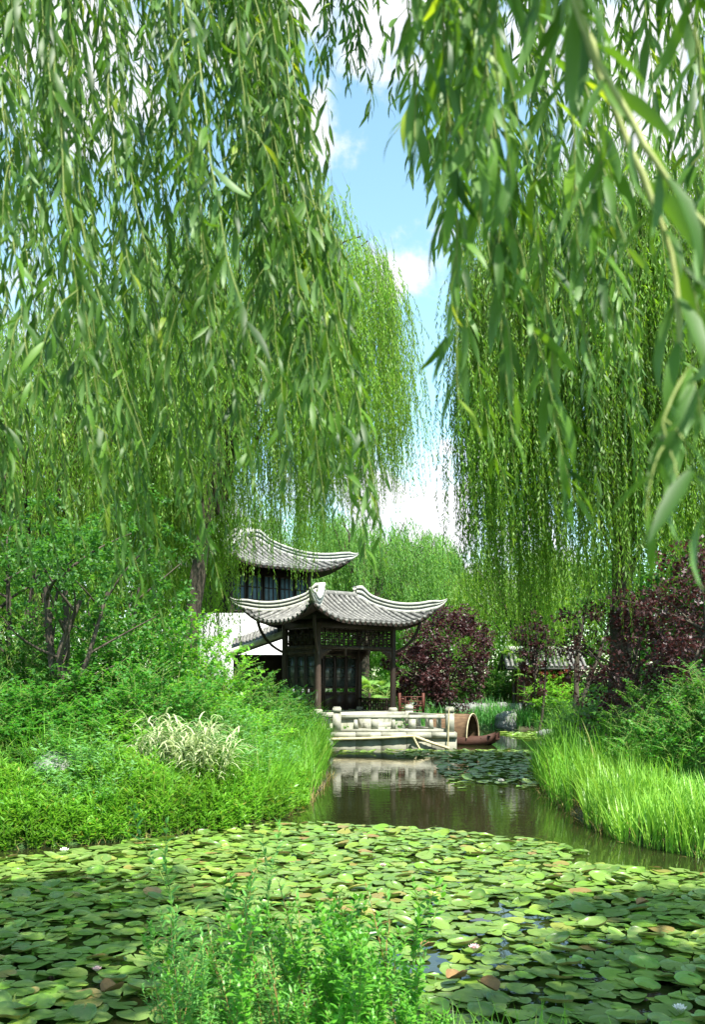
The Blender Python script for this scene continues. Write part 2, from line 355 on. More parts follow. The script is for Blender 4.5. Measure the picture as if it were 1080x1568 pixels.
# ------------------------------------------------------------------ ground and water
def pts_pond():
    L = [(-40, 7.5), (-14, 9.8), (-8, 12.0), (-5.1, 13.7), (-3.1, 14.6), (-2.0, 15.6), (-1.3, 17.1), (-.85, 20), (-.68, 23.4), (-.85, 30), (-.9, 34.6),
         (-1.0, 36.5), (3.9, 36.5), (4.3, 44), (2.5, 48.0), (5, 48.8), (8.5, 48.5), (14, 48), (14, 44), (9.5, 42), (8.0, 36), (6.0, 29), (4.75, 24.2), (4.2, 19.8), (4.05, 16.3), (4.2, 14.3), (4.85, 13.1), (7, 11), (12, 9), (40, 7),
         (40, 4.9), (5, 5.2), (2, 5.6), (1.0, 5.9), (0, 5.7), (-1.4, 5.6), (-2, 5.2), (-5, 4.8), (-40, 4.5)]
    return np.array(L, float)
POND = pts_pond()
def sdist(x, y):
    """signed distance to the pond outline, negative inside"""
    a = POND; b = np.roll(POND, -1, 0)
    p = np.stack([x, y], -1)[..., None, :]
    d = b - a; t = np.clip(((p - a) * d).sum(-1) / (d * d).sum(-1), 0, 1)
    q = p - (a + t[..., None] * d); dist = np.sqrt((q * q).sum(-1)).min(-1)
    yi = p[..., 1]; xi = p[..., 0]
    cond = (a[:, 1] > yi) != (b[:, 1] > yi)
    xc = a[:, 0] + (yi - a[:, 1]) * d[:, 0] / np.where(np.abs(d[:, 1]) < 1e-9, 1e-9, d[:, 1])
    inside = (cond & (xi < xc)).sum(-1) % 2 == 1
    return np.where(inside, -dist, dist)
def gz(x, y):
    x = np.asarray(x, float); y = np.asarray(y, float)
    s = sdist(x, y)
    wob = .06 * np.sin(x * 1.7 + y * .6) + .05 * np.sin(y * 2.3 - x * .9)
    h = np.where(s < 0, np.maximum(-.7, s * .6), 0.10 + .26 * (1 - np.exp(-s * 2.0)) + .55 * (1 - np.exp(-np.maximum(s - .5, 0) * .22)) + wob * np.clip(s, 0, 1))
    left = np.clip((-x - 1.5) / 5, 0, 1) * np.clip((y - 14) / 5, 0, 1) * np.clip(s / 4, 0, 1)
    return h + left * .5
def build_ground():
    def axis(lo, hi, step, far):
        c = np.arange(lo, hi + 1e-6, step); o = np.array([5, 12, 25, 50, 100, 220, 450, 900.]); o = o[o < far]
        return np.concatenate([lo - o[::-1], c, hi + o])
    xs = axis(-26, 26, .35, 1e9); ys = axis(-6, 62, .35, 1e9)
    X, Y = np.meshgrid(xs, ys, indexing='ij')
    Z = np.zeros_like(X)
    for i in range(len(xs)): Z[i] = gz(X[i], Y[i])
    V = np.stack([X, Y, Z], -1).reshape(-1, 3); n, m = X.shape
    i = np.arange(n - 1)[:, None]; j = np.arange(m - 1)[None]
    q = np.stack([i * m + j, (i + 1) * m + j, (i + 1) * m + j + 1, i * m + j + 1], -1).reshape(-1, 4)
    g = Geo(); g.add(V, quads=q); tag(g.build('ground', M['soil'], smooth=True), kind='structure')
    g = Geo(); g.add([(-45, 2, 0), (45, 2, 0), (45, 52, 0), (-45, 52, 0)], quads=[(0, 1, 2, 3)])
    tag(g.build('pond_water', M['water']), kind='structure')
build_ground()

# ------------------------------------------------------------------ trees
def bez(a, b, c, m):
    t = np.linspace(0, 1, m)[:, None]; return (1 - t) ** 2 * a + 2 * t * (1 - t) * b + t * t * c

def strands(P0, out, length, drift, m=12, sway=.08):
    """hanging twigs: P0 (n,3), out (n,3) sideways reach, length (n,), drift (n,3) sideways lean at the end"""
    n = len(P0); t = np.linspace(0, 1, m)[None, :, None]
    ph = rng.uniform(0, 6.28, (n, 1, 2)); am = rng.normal(0, sway, (n, 1, 2))
    P = P0[:, None, :] + out[:, None, :] * (1 - np.exp(-5 * t)) + drift[:, None, :] * t ** 1.5
    drop = length[:, None, None] * (t - .12 * (1 - np.exp(-6 * t)))
    P[..., 2:3] -= drop
    P[..., :2] += am * np.sin(ph + t * 4.5) - am * np.sin(ph)
    return P

def leaf_strand(g, gt, P, length, spacing, L, W, T, spread=.6, tw=.004, tsides=3, bend=.15, fold=0, start=.08, hang=.5, Ljit=.3, both=True):
    """leaves along the strands (P n,m,3)"""
    n = len(P)
    k = np.maximum((length / spacing).astype(int), 3); K = int(k.max())
    t = (np.arange(K)[None, :] + rng.uniform(0, 1, (n, K))) / k[:, None]
    ok = (t < 1) & (t > start)
    pos, tan = interp(P, t)
    pos, tan, t = pos[ok], tan[ok], t[ok]
    c = len(pos)
    az = rng.uniform(0, 2 * pi, c)
    side = np.stack([np.cos(az), np.sin(az), rng.uniform(-.3, .2, c)], -1)
    D = nrm(tan * rng.uniform(.5, 1.0, (c, 1)) + side * spread * rng.uniform(.4, 1.3, (c, 1)) + np.array([0, 0, -1.]) * hang)
    N = nrm(side * .5 + np.array([0, 0, 1.]) + rng.normal(0, .5, (c, 3)))
    l = L * rng.uniform(1 - Ljit, 1 + Ljit, c) * np.where(t > .93, .7, 1)
    leaves(g, pos, D, N, l, W * l / L, T, bend=rng.normal(bend, .12, c), fold=fold)
    if gt is not None:
        m = P.shape[1]
        tubes(gt, P, tw * np.linspace(1, .35, m)[None, :], sides=tsides)

def trunk_geo(g, path, r0, r1, sides=9, knots=.08):
    path = np.asarray(path, float); m = 14
    # smooth resample
    d = np.r_[0, np.cumsum(np.linalg.norm(np.diff(path, axis=0), axis=1))]; t = np.linspace(0, d[-1], m)
    P = np.stack([np.interp(t, d, path[:, k]) for k in range(3)], -1)
    P[1:-1] = .25 * P[:-2] + .5 * P[1:-1] + .25 * P[2:]
    r = np.linspace(r0, r1, m) * (1 + knots * np.sin(np.arange(m) * 2.1)); r[0] *= 1.35
    tubes(g, P[None], r[None], sides=sides); return P

def willow(label, X, Y, zt, rad, ncas, nstr, lenr, leafL, leafW, spacing, mat, group=None, crown_c=None, lean=(0, 0), trunk_r=.3, name='willow_tree', floor=None, sq=1.0, filt=None, vis=None, tw=.0035, limbs=9, fork=.42, dome=.5, extra=()):
    """weeping willow: trunk, limbs, and hanging cascades from a domed set of branch tips"""
    z0 = float(gz(X, Y)) - .1
    e = empty(name, label, 'tree', (X, Y, z0), group=group)
    cx, cy = crown_c or (X + lean[0], Y + lean[1])
    base = np.array([X, Y, z0]); H = zt - z0
    f = base + np.array([(cx - X) * .4, (cy - Y) * .4, H * fork])
    g = Geo(); trunk_geo(g, [base, base + (f - base) * np.array([.1, .1, .35]), base + (f - base) * np.array([.6, .5, .7]), f], trunk_r, trunk_r * .72)
    g.build('trunk', M['bark'], e, smooth=True, loc=None).matrix_parent_inverse = __import__('mathutils').Matrix.Translation((-X, -Y, -z0))
    # cascade centres on a dome
    n = ncas
    a = rng.uniform(0, 2 * pi, n); rr = np.sqrt(rng.uniform(0.03, 1, n)); hh = np.sqrt(np.maximum(0, 1 - rr ** 2 * .9))
    C = np.stack([cx + rad * rr * np.cos(a), cy + rad * rr * np.sin(a) * sq, z0 + H * (dome + (1 - dome) * hh * rng.uniform(.5, 1, n) ** .6)], -1)
    if filt is not None:
        C = C[[filt(c) for c in C]]; n = len(C)
    gl = Geo()
    idx = np.argsort(-C[:, 2])
    for i in range(min(limbs * 5, n)):
        c = C[idx[i]] if i % 2 else C[i]
        s = f - np.array([0, 0, rng.uniform(0, .15) * H]); mid = s * .5 + c * .5 + np.array([0, 0, .14 * H * rng.uniform(.4, 1)])
        P = bez(s, mid, c, 9); r = np.linspace(trunk_r * (.38 if i < limbs else .16), .02, 9)
        P[1:-1] += rng.normal(0, .07, (7, 3))
        tubes(gl, P[None], r[None], sides=5)
    inv = __import__('mathutils').Matrix.Translation((-X, -Y, -z0))
    gl.build('limbs', M['bark'], e, smooth=True).matrix_parent_inverse = inv
    g = Geo(); gt = Geo()
    cr = np.repeat(C, nstr, 0); N = len(cr)
    clen = np.repeat(rng.uniform(lenr[0], lenr[1], n), nstr)
    P0 = cr + rng.normal(0, 1, (N, 3)) * np.array([.34, .34, .35]) * rad / 6
    outd = nrm(np.stack([P0[:, 0] - cx, P0[:, 1] - cy, np.zeros(N)], -1) + rng.normal(0, .4, (N, 3)) * [1, 1, 0]) * rng.uniform(.15, .7, (N, 1)) * rad / 6
    ln = clen * rng.uniform(.55, 1.1, N)
    if floor is not None: ln = np.minimum(ln, P0[:, 2] - floor(P0) + np.repeat(rng.normal(-.3, .7, n), nstr) + rng.uniform(-1.0, .3, N))
    else: ln = np.minimum(ln, P0[:, 2] - (z0 + .6) - rng.uniform(0, 1.2, N))
    ln = np.maximum(ln, .4)
    dr = np.stack([np.full(N, .25), np.full(N, .05), np.zeros(N)], -1) + rng.normal(0, .28, (N, 3)) * [1, 1, 0]
    for (x0, y0, zt_, zb_, k_) in extra:
        P0 = np.vstack([P0, np.array([x0, y0, zt_]) + rng.normal(0, .10, (k_, 3))]); outd = np.vstack([outd, np.zeros((k_, 3))]); dr = np.vstack([dr, rng.normal(0, .08, (k_, 3)) * [1, 1, 0]])
        ln = np.r_[ln, (zt_ - zb_) * rng.uniform(.8, 1.0, k_)]
    P = strands(P0, outd, ln, dr, m=9, sway=.20)
    leaf_strand(g, gt, P, ln, spacing, leafL, leafW, T_QUAD, tw=tw, spread=.8, hang=.3)
    # upright sprays over the top of the dome
    g.build('crown', mat, e).matrix_parent_inverse = inv
    gt.build('twigs', M['twig'], e).matrix_parent_inverse = inv
    return e

MT = __import__('mathutils').Matrix.Translation
def clump_crown(g, C, rad, nclump, per, L, W, flat=.8, T=T_QUAD, seed_noise=.35, shell=.6, droop=0.0, cs=1.0):
    a = nrm(rng.normal(0, 1, (nclump, 3))); r = rng.uniform(0, 1, nclump) ** (1 / 3 * shell + .0)
    lump = 1 + seed_noise * np.sin(a[:, 0] * 4 + C[0]) * np.sin(a[:, 1] * 3.3 + C[1]) + seed_noise * .6 * np.sin(a[:, 2] * 5)
    cc = C + a * (r * lump)[:, None] * np.array([rad[0], rad[1], rad[2]])
    cr = np.array([1, 1, .7]) * rng.uniform(.10, .24, (nclump, 1)) * min(rad[0], rad[2]) * cs
    n = nclump * per
    b = nrm(rng.normal(0, 1, (n, 3))); rr = rng.uniform(.3, 1, (n, 1)) ** .5
    O = np.repeat(cc, per, 0) + b * rr * np.repeat(cr, per, 0)
    D = nrm(b * .7 + rng.normal(0, .6, (n, 3)) + np.array([0, 0, -.15 - droop])); Nn = nrm(b * .5 + [0, 0, .9] + rng.normal(0, .45, (n, 3)))
    l = L * rng.uniform(.7, 1.3, n)
    leaves(g, O, D, Nn, l, W * l / L, T)
    return cc

def broadleaf(label, X, Y, zt, rad, zc, mat, nclump=160, per=70, L=.16, W=.05, name='broadleaf_tree', cat='tree', group=None, stems=1, trunk_r=.16, rz=None, noise=.35):
    z0 = float(gz(X, Y)) - .05
    e = empty(name, label, cat, (X, Y, z0), group=group)
    g = Geo(); C = np.array([X, Y, zc]); rzz = rz or (zt - zc)
    cc = clump_crown(g, C, (rad, rad, rzz), nclump, per, L, W, seed_noise=noise)
    inv = MT((-X, -Y, -z0))
    gt = Geo()
    for s in range(stems):
        b = np.array([X + (s - (stems - 1) / 2) * .25, Y + rng.normal(0, .1), z0]); t = C + rng.normal(0, .25, 3) * rad
        trunk_geo(gt, [b, b + (t - b) * .3 + rng.normal(0, .1, 3), b + (t - b) * .65 + rng.normal(0, .12, 3), t], trunk_r, trunk_r * .35, sides=8)
    for i in range(18):
        c = cc[i]; s = np.array([X, Y, z0 + (zc - z0) * rng.uniform(.5, 1.05)])
        tubes(gt, bez(s, (s + c) / 2 + [0, 0, .1 * rad], c, 6)[None], np.linspace(trunk_r * .35, .012, 6)[None], sides=5)
    gt.build('trunk', M['bark'], e, smooth=True).matrix_parent_inverse = inv
    g.build('crown', mat, e).matrix_parent_inverse = inv
    return e

# ---- the big willows in the middle distance
def contour(pts):
    xs = np.array([p[0] for p in pts], float); ys = np.array([p[1] for p in pts], float)
    return lambda x: np.interp(x, xs, ys)
def pxy(P): return 540 + P[:, 0] / P[:, 1] * F, HZ - (P[:, 2] - EYE) / P[:, 1] * F
# lower ends of the hanging twigs as a height profile across each crown (metres, by world x)
YL = 25.0
fl = contour([(xw(x, YL), EYE + (HZ - y) / F * YL) for x, y in [(-100, 930), (60, 900), (200, 930), (300, 920), (340, 920), (375, 925), (420, 890), (450, 850), (480, 810), (550, 800), (600, 790), (640, 760)]])
willow('tall weeping willow with dark slim trunk between the near curtain of twigs and the pavilion', xw(285, YL), YL, 15.8, 4.0, 92, 22, (6, 14), .125, .0125, .055, M['willow_mid'],
       crown_c=(xw(402, YL), YL + .8), dome=.68, filt=lambda c: 540 + c[0] / c[1] * F < 592, extra=[(xw(px, YL), YL - .5, 12 - px * .002, EYE + (HZ - py) / F * YL, k) for px, py, k in [(378, 955, 26), (392, 900, 16), (425, 915, 14), (464, 985, 22), (470, 900, 14), (505, 830, 8), (545, 800, 8), (600, 740, 8), (618, 720, 6)]], floor=lambda P: fl(P[:, 0]), trunk_r=.24, fork=.55)
YR = 23.0
fr_ = contour([(xw(x, YR), EYE + (HZ - y) / F * YR) for x, y in [(660, 780), (700, 830), (730, 980), (800, 1020), (880, 1060), (930, 1020), (1000, 960), (1100, 900), (1300, 900)]])
willow('tall weeping willow standing on the right bank behind the reeds', xw(950, YR), YR, 15.2, 4.5, 150, 22, (6, 14), .130, .0150, .056, M['willow_dark'],
       crown_c=(xw(965, YR), YR), floor=lambda P: fr_(P[:, 0]), trunk_r=.3, dome=.66, sq=.75, filt=lambda c: 540 + c[0] / c[1] * F > 712)
willow('weeping willow at the back of the left bank behind the gnarled trees', -13.0, 33.0, 14.5, 7.5, 100, 18, (3, 8), .17, .019, .075, M['willow_mid'], trunk_r=.3)
willow('weeping willow on the left bank right behind the gnarled forked trees', xw(60, 26), 26, 13.5, 5.0, 95, 20, (4, 11), .14, .014, .062, M['willow_mid'], crown_c=(xw(40, 26), 26), trunk_r=.26)
willow('pale weeping willow straight behind the pavilion roof', xw(560, 56), 56, 12.4, 5.2, 70, 16, (3, 7.5), .20, .026, .10, M['willow_far'], trunk_r=.3)
willow('pale weeping willow with a pointed top beneath the gap of sky', xw(628, 62), 62, 12.9, 4.0, 70, 16, (3, 8), .20, .026, .10, M['willow_far'], trunk_r=.3)
willow('pale far willow seen behind the upper roof of the hall', xw(440, 60), 60, 14.5, 6.0, 70, 16, (3, 8), .21, .028, .11, M['willow_far'], trunk_r=.3)
willow('weeping willow behind the purple plum at the far bank', xw(800, 54), 54, 10.8, 4.5, 60, 16, (3, 7), .20, .026, .10, M['willow_mid'], trunk_r=.3)

# ---- broadleaf trees
bt = [(-34, 60, 15, 7), (-25, 66, 16, 7), (-15, 58, 14, 6), (-7, 70, 12, 6), (5.5, 78, 10.2, 5.5), (10.5, 66, 9.6, 4.5), (15.5, 62, 9.9, 5), (21, 56, 13, 6), (29, 60, 15, 7), (-21, 42, 12, 6), (18, 42, 12, 5.5), (25, 36, 13, 6), (33, 48, 14, 7), (-0.5, 80, 11.5, 6), (-30, 34, 13, 6), (1.5, 86, 10, 5.5)]
BL = ['round green tree', 'tall leafy tree', 'spreading leafy tree', 'dense leafy tree']
protoB = [broadleaf('p', 0, 300, 10, 4.6, 5.6, m, nclump=210, per=70, L=.26, W=.085, group='leafy trees beyond the garden') for m in (M['broad'], M['broad_pale'])]
for i, (x, y, h, r) in enumerate(bt):
    o = protoB[1 if (y > 60 and abs(x) < 20) else 0]
    c = copy_tree(o); c.location = (x, y, float(gz(x, y)) - .1)
    c.scale = (r / 4.6, r / 4.6, h / 10); c.rotation_euler = (0, 0, i * 1.3)
    c['label'] = 'leafy broad tree standing in the belt of trees behind the garden'; c['group'] = 'leafy trees beyond the garden'
def wipe(o):
    for ch in list(o.children): wipe(ch)
    bpy.data.objects.remove(o)
for p in protoB: wipe(p)

broadleaf('round purple-leaved plum tree beside the pavilion', xw(690, 43), 43, 6.2, 2.0, 3.7, M['plum'], nclump=170, per=60, L=.13, W=.045, name='plum_tree', trunk_r=.1, noise=.2)
broadleaf('lower purple-leaved plum bush at the pavilion steps', xw(645, 42), 42, 4.4, 1.3, 2.7, M['plum'], nclump=100, per=55, L=.13, W=.045, name='plum_tree', trunk_r=.08, noise=.2)
broadleaf('dark purple plum tree on the right bank behind the reeds', xw(975, 21), 21, 4.7, 1.5, 3.0, M['plum'], nclump=150, per=50, L=.09, W=.03, name='plum_tree', trunk_r=.09)
broadleaf('tall dark purple plum tree at the right edge', xw(1085, 19), 19, 5.4, 1.6, 3.5, M['plum'], nclump=150, per=50, L=.09, W=.03, name='plum_tree', trunk_r=.09)
broadleaf('slim purple plum tree behind hanging willow twigs', xw(820, 46), 46, 5.8, 1.0, 3.9, M['plum'], nclump=70, per=50, L=.13, W=.045, name='plum_tree', trunk_r=.08)
broadleaf('small red maple with a flat spreading crown on the far bank', xw(842, 50.5), 50.5, 3.3, 1.5, 2.7, M['maple'], nclump=70, per=50, L=.10, W=.035, name='maple_tree', trunk_r=.05, rz=.4)

def gnarled(label, X, Y, zt, seed, forks):
    z0 = float(gz(X, Y)) - .1; e = empty('gnarled_tree', label, 'tree', (X, Y, z0)); inv = MT((-X, -Y, -z0))
    g = Geo(); b = np.array([X, Y, z0])
    ends = []
    for (dx, dy, dz, r) in forks:
        t = b + np.array([dx, dy, dz]); k = b + np.array([dx * .15, dy * .2, dz * .30])
        P = trunk_geo(g, [b, k, k + (t - k) * .45 + rng.normal(0, .10, 3), t], r, r * .4, sides=8, knots=.12); ends.append(P[-1])
        for q in range(4):
            s = P[6 + q * 2]; c = s + np.array([rng.normal(0, .7), rng.normal(0, .7), rng.uniform(.5, 1.3)])
            tubes(g, bez(s, (s + c) / 2 + rng.normal(0, .12, 3), c, 7)[None], np.linspace(r * .35, .012, 7)[None], sides=5); ends.append(c)
    g.build('trunk', M['bark'], e, smooth=True).matrix_parent_inverse = inv
    g = Geo()
    for en in ends: clump_crown(g, en + np.array([0, 0, .5]), (1.0, 1.0, .6), 9, 30, .09, .028)
    g.build('crown', M['broad'], e).matrix_parent_inverse = inv
gnarled('gnarled tree with forked bare trunk behind the left shrubs', xw(95, 18.5), 18.5, 5, 1, [(-.35, .1, 3.3, .13), (.35, 0, 3.0, .10), (.8, .3, 3.2, .07), (-.05, .2, 3.8, .11)])
gnarled('leaning forked tree at the far left edge of the bank', xw(15, 20.0), 20.0, 5, 2, [(-.55, .1, 3.4, .13), (.45, .2, 3.6, .07), (-.1, .1, 3.9, .09)])
gnarled('thin forked tree deep in shade behind the left shrubs', xw(185, 21.0), 21.0, 5, 3, [(-.5, .1, 3.2, .10), (.35, .2, 3.6, .07)])
gnarled('dark leaning tree on the right bank under the willow', xw(880, 33.0), 33.0, 5, 4, [(.5, .1, 5.2, .13), (1.4, .2, 4.6, .10)])

# ------------------------------------------------------------------ shrubs
def shrub_proto(mat, h, r, nst, L, W, compound=False, T=T_QUAD):
    """multi-stemmed shrub: arching stems with leaf sprays"""
    g = Geo(); gs = Geo()
    a = rng.uniform(0, 2 * pi, nst); q = np.sqrt(rng.uniform(0, 1, nst))
    tip = np.stack([np.cos(a) * q * r, np.sin(a) * q * r, h * (1 - .45 * q ** 2) * rng.uniform(.7, 1.08, nst)], -1)
    base = tip * [.25, .25, 0] - [0, 0, .05]
    m = 8; t = np.linspace(0, 1, m)[None, :, None]
    mid = base * .4 + tip * .6; mid[:, 2] = tip[:, 2] * .75
    P = (1 - t) ** 2 * base[:, None] + 2 * t * (1 - t) * mid[:, None] + t * t * tip[:, None]
    tubes(gs, P, .010 * np.linspace(1, .3, m)[None], sides=3)
    k = 8  # side sprays per stem
    tt = rng.uniform(.35, 1, (nst, k)); pos, tan = interp(P, tt); pos = pos.reshape(-1, 3); tan = tan.reshape(-1, 3); n = len(pos)
    az = rng.uniform(0, 2 * pi, n)
    d = nrm(np.stack([np.cos(az), np.sin(az), rng.uniform(-.1, .7, n)], -1) + tan * .4); ln = rng.uniform(.22, .5, n) * (r / 1.1)
    Q = pos[:, None] + d[:, None] * ln[:, None, None] * np.linspace(0, 1, 4)[None, :, None]; Q[..., 2] -= .12 * np.linspace(0, 1, 4)[None] ** 2 * ln[:, None]
    tubes(gs, Q, .004 * np.linspace(1, .4, 4)[None], sides=3)
    kk = 13; t2 = np.tile(np.linspace(.1, 1, kk), (n, 1)); p2, tn2 = interp(Q, t2)
    sd = nrm(np.cross(tn2, [0, 0, 1.])) * np.where(np.arange(kk) % 2, 1, -1)[None, :, None]
    D = nrm(sd + tn2 * .6 + rng.normal(0, .3, p2.shape)).reshape(-1, 3); c = len(D)
    l = L * rng.uniform(.6, 1.25, c)
    leaves(g, p2.reshape(-1, 3), D, nrm(np.array([0, 0, 1.]) + rng.normal(0, .35, (c, 3))), l, W * l / L, T, bend=.2)
    e = empty('shrub', 'p', 'shrub')
    gs.build('stems', M['stem'], e); g.build('foliage', mat, e)
    return e
protoS = [shrub_proto(M['shrub'], 1.5, 1.1, 42, .085, .026), shrub_proto(M['shrub'], 1.5, 1.1, 42, .07, .020), shrub_proto(M['shrub_pale'], 1.4, 1.1, 40, .08, .026), shrub_proto(M['broad'], 1.4, 1.1, 46, .075, .026)]
def place(protos, spots, name=None):
    for (pi_, px, Y, h, r, label, group) in spots:
        X = xw(px, Y); c = copy_tree(protos[pi_]); c.location = (X, Y, float(gz(X, Y)) - .03); c.scale = (r / 1.1, r / 1.1, h / 1.45)
        c.rotation_euler = (0, 0, random.uniform(0, 6.28)); c['label'] = label
        if group: c['group'] = group
        if name: c.name = name
GL = 'green shrubs covering the left bank'
sp = []
for (px, Y, h, r) in [(130, 20, 2.0, 1.3), (190, 20.5, 2.5, 1.3), (240, 20, 2.6, 1.2), (290, 21, 2.6, 1.3), (340, 22, 2.4, 1.2), (385, 23.5, 2.2, 1.2), (420, 26, 1.9, 1.1), (160, 18.2, 1.5, 1.1), (230, 18.3, 1.8, 1.2), (300, 18.8, 1.9, 1.1), (350, 19.8, 1.7, 1.1), (395, 21.5, 1.6, 1.0),
                      (100, 18.6, 1.4, 1.1), (60, 17.6, 1.3, 1.0), (10, 17, 1.3, 1.1), (-40, 17.2, 1.5, 1.2), (120, 16.7, 1.1, .9), (200, 17, 1.2, .9), (260, 17.2, 1.2, .9), (330, 18.0, 1.2, .9), (440, 31, 1.9, 1.2), (460, 34.5, 1.2, .8)]:
    sp.append(([0, 1, 0, 2, 1, 3, 0][len(sp) % 7], px, Y, h * ((1.22 if px < 300 else .98) if Y > 17.9 else 1.1), r * 1.05, 'leafy bright green shrub in the thicket on the left bank', GL))
sp += [(3, 35, 19.0, 2.6, 1.2, 'rounded dark green bush beneath the gnarled trees', None), (3, -40, 19.5, 2.8, 1.3, 'big dark bush at the left edge beneath the leaning tree', None),
       (3, 20, 16.2, 1.0, .9, 'low dark shrub in shade on the left bank beside the rock', None), (1, 90, 15.9, .9, .8, 'low pale-tipped shrub between the rock and the water weeds', None)]
GR = 'shrubs under the trees on the right bank'
for (k, px, Y, h, r) in [(3, 1000, 19, 1.9, 1.1), (3, 1060, 18, 2.1, 1.1), (1, 1010, 17.2, 1.3, .9), (1, 1075, 16.6, 1.6, 1.0), (3, 930, 24, 1.5, 1.1), (3, 1110, 17, 2.2, 1.2), (1, 960, 20, 1.2, .9), (3, 880, 34, 1.6, 1.3), (3, 910, 30, 1.6, 1.3), (3, 950, 28, 2.0, 1.4), (3, 1010, 25, 2.4, 1.5)]:
    sp.append((k, px, Y, h, r, 'green shrub in the undergrowth beneath the right bank trees', GR))
sp += [(2, 848, 49.4, 2.5, 1.8, 'lemon green shrub at the water edge of the far bank', None), (2, 876, 37.5, 1.1, .9, 'small lemon green shrub beside the larger one at the inlet', None)]
for px in (600, 650, 700, 745, 780, 820, 870, 905):
    sp.append((3, px, 54 + (px % 3), 2.4, 2.2, 'dark shrub in the shady row behind the far bank grass', 'dark shrubs behind the far bank'))
place(protoS, sp)
for p in protoS: wipe(p)

def palm(label, X, Y, z, n=12):
    e = empty('fan_palm', label, 'palm', (X, Y, float(gz(X, Y)))); b = float(gz(X, Y)); inv = MT((-X, -Y, -b))
    g = Geo(); tubes(g, np.linspace([X, Y, b - .1], [X, Y, z], 8)[None], np.linspace(.09, .07, 8)[None], sides=8); g.build('trunk', M['bark'], e).matrix_parent_inverse = inv
    g = Geo(); gs = Geo()
    for i in range(n):
        a = i / n * 2 * pi + rng.uniform(-.2, .2); el = rng.uniform(-.2, 1.0)
        d = np.array([math.cos(a) * math.cos(el), math.sin(a) * math.cos(el), math.sin(el)]); s = np.array([X, Y, z]); h = s + d * rng.uniform(.5, .8)
        tubes(gs, np.linspace(s, h, 4)[None], np.full((1, 4), .012), sides=4)
        sd = nrm(np.cross(d, [0, 0, 1.])); an = np.linspace(-1.7, 1.7, 18)
        D = np.cos(an)[:, None] * d + np.sin(an)[:, None] * sd
        leaves(g, np.repeat(h[None], 18, 0), D, np.repeat(np.cross(sd, d)[None], 18, 0), .55 * (1 - .15 * np.abs(an)), .022, T_MED, bend=.35)
    gs.build('leaf_stalks', M['stem'], e).matrix_parent_inverse = inv; g.build('fronds', M['palm'], e).matrix_parent_inverse = inv
palm('fan palm in sun between the plum and the small tiled roof', xw(788, 50.6), 50.6, 3.7)
palm('low fan palm in front of the taller one on the far bank', xw(803, 49.8), 49.8, 2.7)
palm('fan palm seen through the open side of the pavilion', xw(566, 47), 47, 1.9)
palm('fan palm seen low through the pavilion beside the plum bush', xw(592, 48), 48, 1.7)

# ------------------------------------------------------------------ grasses and weeds (beyond counting)
def scatter(n, x0, x1, y0, y1, cond):
    x = rng.uniform(x0, x1, n); y = rng.uniform(y0, y1, n); s = np.concatenate([sdist(x[i:i + 4000], y[i:i + 4000]) for i in range(0, n, 4000)])
    ok = cond(x, y, s); x, y = x[ok], y[ok]
    z = np.concatenate([gz(x[i:i + 4000], y[i:i + 4000]) for i in range(0, len(x), 4000)]) if len(x) else np.zeros(0)
    return np.stack([x, y, np.maximum(z, -.1)], -1)
def clumpy(x, y, f=1.3, th=0.0, ph=0):
    return np.sin(x * f * 1.7 + ph + np.sin(y * f * 1.1)) * np.sin(y * f * 1.3 + ph * 2 + np.sin(x * f)) > th
def hmod(P): return .82 + .22 * np.sin(P[:, 0] * 1.9 + 1.3 * np.sin(P[:, 1] * 1.4)) + .16 * np.sin(P[:, 1] * 3.1 + P[:, 0] * 2.2)
def blades(g, P, h, w, lean=.25, bend=.35, T=T_BLADE, mi=0):
    n = len(P); a = rng.uniform(0, 2 * pi, n); k = rng.uniform(0, lean, n)
    D = nrm(np.stack([np.cos(a) * k, np.sin(a) * k, np.ones(n)], -1)); N = nrm(np.stack([-np.cos(a), -np.sin(a), rng.uniform(-.2, .3, n)], -1))
    L = h * rng.uniform(.45, 1.15, n) * hmod(P); leaves(g, P, D, N, L, w * rng.uniform(.7, 1.3, n), T, bend=rng.uniform(.03, bend, n), mi=mi)
inpx = lambda x, y, a, b: (540 + x / y * F > a) & (540 + x / y * F < b)
# left tall grass beside the landing
g = Geo(); P = scatter(60000, -5, 0, 16.5, 36, lambda x, y, s: (s > -.03) & (s < 1.9) & inpx(x, y, 385, 520))
P = P[rng.permutation(len(P))[:9000]]; blades(g, P, 1.25, .009, lean=.35, bend=.6); P2 = P[:1500]; blades(g, P2, 1.75, .008, lean=.3, bend=.7)
tag(g.build('tall_grass', M['grass']), 'bright green tall grass leaning over the water beside the stone landing', 'grass', kind='stuff')
